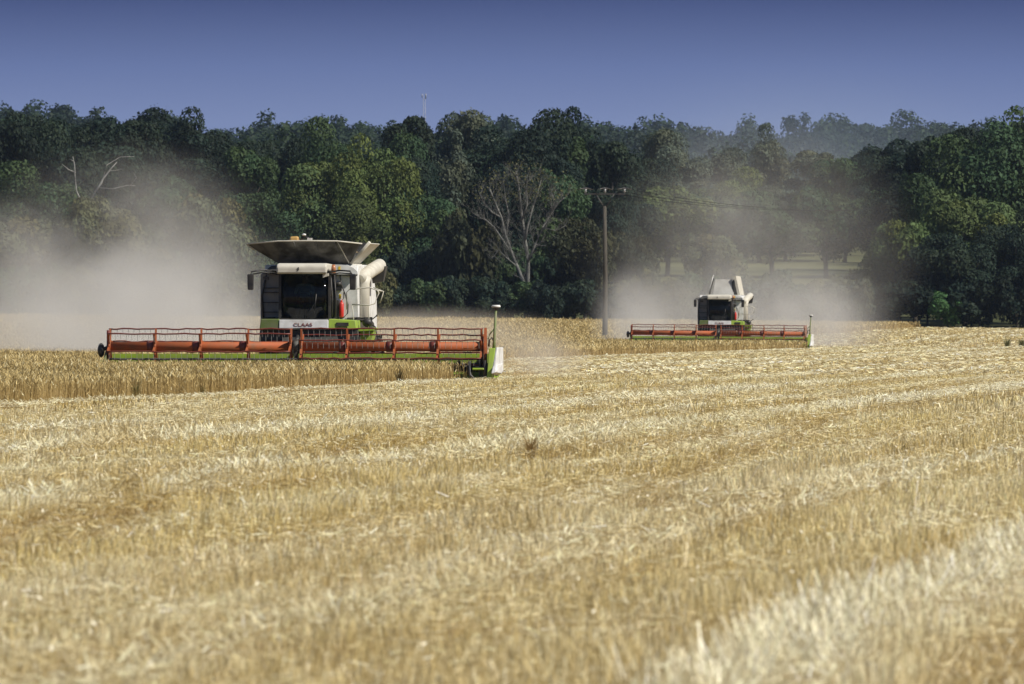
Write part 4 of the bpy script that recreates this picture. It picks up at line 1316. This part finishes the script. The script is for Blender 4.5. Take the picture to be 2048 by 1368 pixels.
    if open_tank:
        X0, X1, Y0, Y1 = -1.98, 1.44, 3.75, 7.6
        zc_, zl, zr = 3.92, 3.84, 3.86
        fa0, fa1 = (-1.05, Y0, zc_), (.60, Y0, zc_)
        ex = empty('grain_tank_extension'); ex.parent = root
        def panel(nm, pts, m=M['darksheet']):
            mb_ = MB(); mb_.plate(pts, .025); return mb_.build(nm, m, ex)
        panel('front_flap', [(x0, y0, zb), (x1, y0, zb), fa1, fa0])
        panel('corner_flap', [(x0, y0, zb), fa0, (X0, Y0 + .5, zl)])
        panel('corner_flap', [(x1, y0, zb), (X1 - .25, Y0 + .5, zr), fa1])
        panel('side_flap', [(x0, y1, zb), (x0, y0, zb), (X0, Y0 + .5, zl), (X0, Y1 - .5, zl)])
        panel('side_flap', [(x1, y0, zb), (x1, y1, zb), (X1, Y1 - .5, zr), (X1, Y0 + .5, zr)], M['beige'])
        panel('rear_flap', [(x1, y1, zb), (x0, y1, zb), (-1.05, Y1, zc_), (.6, Y1, zc_)])
        panel('corner_flap', [(x0, y1, zb), (X0, Y1 - .5, zl), (-1.05, Y1, zc_)])
        panel('corner_flap', [(x1, y1, zb), (.6, Y1, zc_), (X1, Y1 - .5, zr)])
        for t in (-.22, .12, .42):      # pressed ribs on the front flap
            mb = MB(); mb.tube([(-.1 + t * 1.9, y0 - .03, zb + .03), (-.22 + t * 1.75, Y0 - .02, zc_ - .03)], .018, 5); mb.build('flap_rib', M['darksheet'], ex)
        mb = MB()
        mb.tube([(X0, Y0 + .5, zl), fa0, (-.3, Y0, zc_ + .01), fa1, (X1 - .2, Y0 + .5, zr - .01)], .022, 6)
        mb.tube([(X0, Y0 + .5, zl + .005), (X0 + .22, y0 - .25, zl - .16)], .035, 6)
        mb.tube([fa1, (x1, y0 - .02, zb)], .016, 5)
        mb.tube([(x1 + .05, y0 - .05, zb + .02), (X1 + .02, Y0 + .48, zr + .03)], .045, 8)
        mb.build('flap_rim', M['beige'], ex)
        # heaped grain and filler head
        mb = MB()
        nn = 16
        vs = [(-.2, 5.8, 3.93)] + [(-.2 + 1.2 * math.cos(2 * PI * i / nn), 5.8 + 1.3 * math.sin(2 * PI * i / nn), 3.62) for i in range(nn)]
        mb.add(vs, [(0, 1 + i, 1 + (i + 1) % nn) for i in range(nn)], True)
        mb.build('grain_heap', noisy('wheat_grain', (0.30, 0.20, 0.08), (0.46, 0.33, 0.14), 25), root)
        mb = MB(); mb.hexa([(-.95, 5.6, 3.85), (-.66, 5.6, 3.85), (-.66, 5.9, 3.85), (-.95, 5.9, 3.85), (-.92, 5.62, 4.06), (-.70, 5.62, 4.07), (-.70, 5.88, 4.07), (-.92, 5.88, 4.06)])
        mb.build('filler_head', paint('ochre_paint', (0.50, 0.30, 0.08), .5, .2), root, .04)
        mb = MB(); mb.tube([(-.66, 5.7, 3.88), (-.55, 5.7, 4.06), (-.42, 5.7, 4.02), (-.36, 5.7, 3.9)], .035, 6); mb.build('filler_pipe', M['black'], root)
        mb = MB(); mb.ellipsoid((-.53, 5.66, 4.11), (.06, .06, .035)); mb.box(-.44, -.31, 5.66, 5.78, 3.88, 4.02); mb.build('tank_lamp', M['white'], root)
    else:
        ex = empty('grain_tank_extension'); ex.parent = root
        mb = MB(); mb.plate([(-.70, 4.7, zb), (.55, 4.7, zb), (.45, 4.9, 4.22), (-.58, 4.9, 4.22)], .03); mb.build('front_flap', M['greyflap'], ex)
        mb = MB(); mb.plate([(.84, 4.7, zb), (1.0, 6.6, zb), (.78, 6.6, 4.4), (.58, 4.7, 4.42)], .15); mb.build('side_flap', M['beige'], ex)
        mb = MB(); mb.plate([(.50, 4.74, zb), (.80, 4.72, zb), (.56, 4.72, 4.25), (.40, 4.8, 4.05)], .03); mb.build('corner_flap', M['darkgrey'], ex)  # dark plate added for the shaded inside corner
        mb = MB(); mb.plate([(-1.0, 4.7, zb), (-1.0, 6.8, zb), (-.75, 6.8, 4.3), (-.75, 5.2, 4.3)], .04); mb.build('side_flap', M['darksheet'], ex)
        mb = MB(); mb.tube([(-1.0, 4.65, zb), (-.70, 4.65, 4.42)], .025, 6); mb.ellipsoid((-.69, 4.65, 4.44), (.05, .05, .04)); mb.build('flap_strut', M['white'], ex)
    return root

D1 = 312.0
near = combine('combine_harvester', (dist_pt(602, D1), D1, 0.0), -TH, 'nearer white and lime combine harvester with flared open grain tank and red orange reel')
D2 = 677.0
def copy_children(src, dst, skip=()):
    for ch in list(src.children):
        if ch.name.split('.')[0] in skip: continue
        c = ch.copy(); COL.objects.link(c); c.parent = dst
        copy_children(ch, c)
far = combine('combine_harvester', (dist_pt(1441, D2), D2, float(ground_z(0, D2))), -TH * .75, 'farther combine harvester with narrow upright tank flaps beyond the pole', False)
far.rotation_euler[1] = R(.45)       # it leans a little on the uneven ground

# driver behind the windscreen of the nearer harvester
def person():
    P = {}
    vs, es, rd = [], [], []
    def v(n, p, r_): P[n] = len(vs); vs.append(p); rd.append(r_)
    def e_(a, b): es.append((P[a], P[b]))
    v('pelvis', (0, .12, .10), (.15, .12)); v('belly', (0, .13, .28), (.14, .11)); v('chest', (0, .10, .48), (.16, .11)); v('neck', (0, .07, .62), (.055, .055))
    v('jaw', (0, .04, .70), (.065, .075)); v('head', (0, .04, .78), (.078, .095)); v('crownh', (0, .05, .86), (.06, .07))
    v('nose', (0, -.075, .765), (.014, .014))
    for a, b in (('pelvis', 'belly'), ('belly', 'chest'), ('chest', 'neck'), ('neck', 'jaw'), ('jaw', 'head'), ('head', 'crownh'), ('head', 'nose')): e_(a, b)
    for s, t in ((-1, 'l'), (1, 'r')):
        v('sh' + t, (.19 * s, .10, .55), (.06, .06)); v('el' + t, (.25 * s, -.06, .33), (.045, .045)); v('wr' + t, (.19 * s, -.28, .38), (.03, .03)); v('ha' + t, (.175 * s, -.35, .40), (.035, .022))
        v('hip' + t, (.09 * s, .05, .07), (.09, .09)); v('kn' + t, (.14 * s, -.36, .12), (.065, .065)); v('an' + t, (.15 * s, -.46, -.26), (.045, .045)); v('to' + t, (.16 * s, -.62, -.31), (.04, .03))
        for a, b in (('chest', 'sh' + t), ('sh' + t, 'el' + t), ('el' + t, 'wr' + t), ('wr' + t, 'ha' + t), ('pelvis', 'hip' + t), ('hip' + t, 'kn' + t), ('kn' + t, 'an' + t), ('an' + t, 'to' + t)): e_(a, b)
        for i in range(4):
            n1, n2 = 'f%s%d' % (t, i), 'g%s%d' % (t, i)
            v(n1, (.175 * s + (i - 1.5) * .019, -.40 - .006 * (1.5 - abs(i - 1.5)), .415), (.009, .009)); v(n2, (.175 * s + (i - 1.5) * .019, -.43, .39), (.008, .008))
            e_('ha' + t, n1); e_(n1, n2)
        v('th' + t, (.175 * s - .035 * s, -.375, .405), (.010, .010)); e_('ha' + t, 'th' + t)
    me = bpy.data.meshes.new('person'); me.from_pydata(vs, es, []); me.update()
    o = link('person', me)
    sk = o.modifiers.new('skin', 'SKIN')
    for i, r_ in enumerate(rd):
        me.skin_vertices[0].data[i].radius = r_
    me.skin_vertices[0].data[0].use_root = True
    o.modifiers.new('sub', 'SUBSURF').levels = 1
    m, N, L = new_mat('shirt_skin_trousers')
    tcn = N.new('ShaderNodeTexCoord'); sp = N.new('ShaderNodeSeparateXYZ'); L.new(tcn.outputs['Object'], sp.inputs[0])
    rr = N.new('ShaderNodeValToRGB'); rr.color_ramp.interpolation = 'CONSTANT'
    mpn = N.new('ShaderNodeMapRange'); mpn.inputs['From Min'].default_value = -.4; mpn.inputs['From Max'].default_value = 1.0
    L.new(sp.outputs['Z'], mpn.inputs['Value']); L.new(mpn.outputs[0], rr.inputs[0])
    q = lambda z: (z + .4) / 1.4
    rr.color_ramp.elements[0].position = 0; rr.color_ramp.elements[0].color = (.03, .04, .07, 1)
    rr.color_ramp.elements[1].position = q(.20); rr.color_ramp.elements[1].color = (.30, .42, .50, 1)
    x_ = rr.color_ramp.elements.new(q(.60)); x_.color = (.45, .26, .18, 1)
    x_ = rr.color_ramp.elements.new(q(.83)); x_.color = (.05, .035, .02, 1)
    p = N.new('ShaderNodeBsdfPrincipled'); p.inputs['Roughness'].default_value = .8
    L.new(rr.outputs[0], p.inputs['Base Color']); oo = N.new('ShaderNodeOutputMaterial'); L.new(p.outputs[0], oo.inputs[0])
    me.materials.append(m)
    mw = Matrix.Translation(near.location) @ Matrix.Rotation(-TH, 4, 'Z')
    o.matrix_world = mw @ Matrix.Translation((-.28, 3.45, 2.14))
    tag(o, 'person in a pale blue shirt seated at the wheel in the nearer harvester cab', 'person')
person()

# ------------------------------------------------------------------ weeds, chaff
def weed(x, y, h, n, col, label, sp=.5, w_=.02, group='weeds in the field'):
    r = rng(int(abs(x * 977 + y * 131)) % 99999)
    a = r.random(n) * 2 * PI
    k = r.random(n)
    P = np.stack([np.cos(a) * .06 * h, np.sin(a) * .06 * h, k * h * .5 - .02], -1)
    ln = h * (.35 + .5 * r.random(n)) * (1 - .3 * k)
    H = np.stack([np.cos(a) * sp * ln, np.sin(a) * sp * ln, ln * (.5 + .5 * r.random(n))], -1)
    W = np.stack([-np.sin(a), np.cos(a), np.zeros(n)], -1) * (w_ * (.6 + .8 * r.random(n)))[:, None]
    v, f = blades(P, H, W, .25)
    me = np_mesh('weed', v, [f], [M['weed']], np.repeat(np.array(col) * (.7 + .6 * r.random((n, 1))), 4, axis=0))
    o = link('weed', me)
    o.location = (x, y, float(ground_z(x, y)))
    tag(o, label, 'weed', group)
def at(px, D): return dist_pt(px, D), D
x, y = at(800, 289.5); weed(x, y, .62, 45, (.13, .10, .04), 'dark thistle at the wheat edge below the near harvester', .45, .03)
x, y = at(272, 238.0); weed(x, y, .55, 40, (.17, .15, .05), 'greenish weed low in the wheat edge at the left', .4, .025)
x, y = at(405, 247.5); weed(x, y, .50, 26, (.16, .14, .05), 'thin dark weed in the wheat edge left of centre', .35, .02)
x, y = at(2015, 700.0); weed(x, y, .9, 90, (.19, .19, .085), 'grey green bushy weed at the far right of the stubble', .5, .045)
x, y = at(2044, 705.0); weed(x, y, .75, 70, (.19, .19, .085), 'weed cut by the right picture edge in the far stubble', .6, .07)
x, y = at(1803, 138.0); weed(x, y, .24, 60, (.10, .085, .035), 'small dark tuft in the stubble at right', .7, .012)
x, y = at(1060, 138.0); weed(x, y, .40, 120, (.42, .30, .13), 'tall tuft of uncut stalks in the middle of the stubble', .5, .012)
x, y = at(1930, 52.0 + 22); weed(x, y, .16, 50, (.13, .16, .05), 'green shoot in the pale straw at lower right', .8, .01)
x, y = at(1105, 224.0); weed(x, y, .14, 40, (.10, .09, .05), 'dark clod tuft on the stubble right of the near harvester', 1.0, .03)

def chaff():
    r = rng(51)
    n = 2600
    t = r.random(n)
    x0 = dist_pt(1000, 312)
    X = x0 + .05 + t ** .8 * 1.1 * (.4 + .6 * r.random(n)) + r.normal(size=n) * .06
    Y = 312.5 + t * 3.0 + r.random(n) * 1.5
    Z = np.abs(.9 * (1 - t ** 1.3) * r.random(n) ** .8 + .05 * r.normal(size=n)) + .05
    P = np.stack([X, Y, Z], -1)
    v, f = leaf_quads(r, P, r.normal(size=(n, 3)), .022 * (.5 + r.random(n)), .5)
    o = link('chaff', np_mesh('chaff', v, [f], [M['straw']], np.repeat(np.array([[.62, .46, .22]]) * (.7 + .6 * r.random((n, 1))), 4, axis=0)))
    tag(o, 'golden chaff blown out beside the divider of the near harvester', 'chaff', kind='stuff')
chaff()

# ------------------------------------------------------------------ dust and air
def dust_mat(name, dens, col, scale, seed, lo, hi, edge=1.0, aniso=.1, step=1.0, stretch=(1, 1, 1)):
    m, N, L = new_mat(name)
    tcn = N.new('ShaderNodeTexCoord')
    ln = N.new('ShaderNodeVectorMath'); ln.operation = 'LENGTH'; L.new(tcn.outputs['Object'], ln.inputs[0])
    fo = N.new('ShaderNodeMapRange'); fo.interpolation_type = 'SMOOTHSTEP'
    fo.inputs['From Min'].default_value = 1.0; fo.inputs['From Max'].default_value = 1.0 - edge
    L.new(ln.outputs['Value'], fo.inputs['Value'])
    mp = N.new('ShaderNodeMapping'); mp.inputs['Location'].default_value = (seed * 3.1, seed * 1.7, seed * 2.3); mp.inputs['Scale'].default_value = stretch
    ge = N.new('ShaderNodeNewGeometry'); L.new(ge.outputs['Position'], mp.inputs[0])
    no = N.new('ShaderNodeTexNoise'); no.inputs['Scale'].default_value = scale; no.inputs['Detail'].default_value = 5; no.inputs['Roughness'].default_value = .6; no.inputs['Distortion'].default_value = .9
    L.new(mp.outputs[0], no.inputs['Vector'])
    nr = N.new('ShaderNodeMapRange'); nr.interpolation_type = 'SMOOTHSTEP'
    nr.inputs['From Min'].default_value = lo; nr.inputs['From Max'].default_value = hi
    L.new(no.outputs[0], nr.inputs['Value'])
    a = N.new('ShaderNodeMath'); a.operation = 'MULTIPLY'; L.new(fo.outputs[0], a.inputs[0]); L.new(nr.outputs[0], a.inputs[1])
    b = N.new('ShaderNodeMath'); b.operation = 'MULTIPLY'; b.inputs[1].default_value = dens; L.new(a.outputs[0], b.inputs[0])
    v = N.new('ShaderNodeVolumePrincipled')
    v.inputs['Color'].default_value = (*col, 1); v.inputs['Anisotropy'].default_value = aniso
    L.new(b.outputs[0], v.inputs['Density'])
    o = N.new('ShaderNodeOutputMaterial'); L.new(v.outputs[0], o.inputs['Volume'])
    m.cycles.volume_step_rate = step
    return m

def dust(px, py, D, rpx, rpz, ry, dens, label, col=(.90, .895, .87), lo=.3, hi=.65, scale=.22, edge=.9, yaw=0.0, stretch=(1, .5, 1)):
    s = D / F
    x = (px - 1024) * s; z = hgt(py, D)
    mb = MB(); mb.ellipsoid((0, 0, 0), (1, 1, 1), 32, 18)
    i = sum(1 for o in bpy.data.objects if o.name.startswith('dust_cloud'))
    o = mb.build('dust_cloud', dust_mat('dust', dens, col, scale, i + 1, lo, hi, edge, stretch=stretch))
    o.location = (x, D, z); o.scale = (rpx * s, ry, rpz * s); o.rotation_euler = (0, 0, yaw)
    tag(o, label, 'dust cloud', 'dust clouds behind the harvesters', kind='stuff')
    return o

dust(300, 650, 440, 350, 225, 45, .125, 'dense grey dust billowing left behind the near harvester', lo=.42, hi=.62, scale=.17)
dust(60, 660, 460, 330, 170, 40, .055, 'lower grey dust reaching the left picture edge', lo=.38, hi=.64, scale=.15)
dust(230, 520, 520, 420, 270, 50, .034, 'thin high dust drifting up over the left trees', lo=.44, hi=.62, scale=.15)
dust(420, 640, 395, 180, 100, 14, .08, 'puff of dust close behind the left half of the near header', lo=.36, hi=.6, scale=.3)
dust(850, 668, 350, 330, 66, 22, .055, 'low pale dust trailing right behind the near header', col=(.93, .87, .76), lo=.33, hi=.6, scale=.4)
dust(1075, 715, 335, 130, 62, 14, .09, 'dust drifting past the right end of the near header', col=(.94, .87, .74), lo=.33, hi=.6, scale=.5)
dust(1440, 655, 735, 300, 170, 38, .055, 'dust cloud wrapped round the back of the far harvester', lo=.40, hi=.63, scale=.17)
dust(1275, 645, 720, 110, 140, 25, .06, 'grey dust puff between the pole and the far harvester', lo=.35, hi=.62, scale=.2)
dust(1625, 660, 735, 190, 160, 38, .050, 'dust spreading right of the far harvester', lo=.37, hi=.62, scale=.17)
dust(1500, 520, 860, 380, 330, 70, .013, 'thin dust plume rising into the valley above the far harvester', lo=.40, hi=.64, scale=.10)
dust(1560, 420, 1620, 500, 330, 480, .0009, 'faint bluish haze added over the wooded valley', col=(.72, .83, 1.0), lo=.30, hi=.62, scale=.012, edge=.8)  # extra haze volume added to make the valley trees recede

def haze():
    mb = MB(); mb.box(-420, 420, -30, 3400, -3, 120)
    m, N, L = new_mat('air')
    v = N.new('ShaderNodeVolumePrincipled')
    v.inputs['Color'].default_value = (.50, .66, 1.0, 1); v.inputs['Density'].default_value = .000026; v.inputs['Anisotropy'].default_value = .2
    o_ = N.new('ShaderNodeOutputMaterial'); L.new(v.outputs[0], o_.inputs['Volume'])
    o = mb.build('haze', m)
    tag(o, 'faint blue summer haze between the field and the far ridge', 'haze', kind='stuff')
haze()
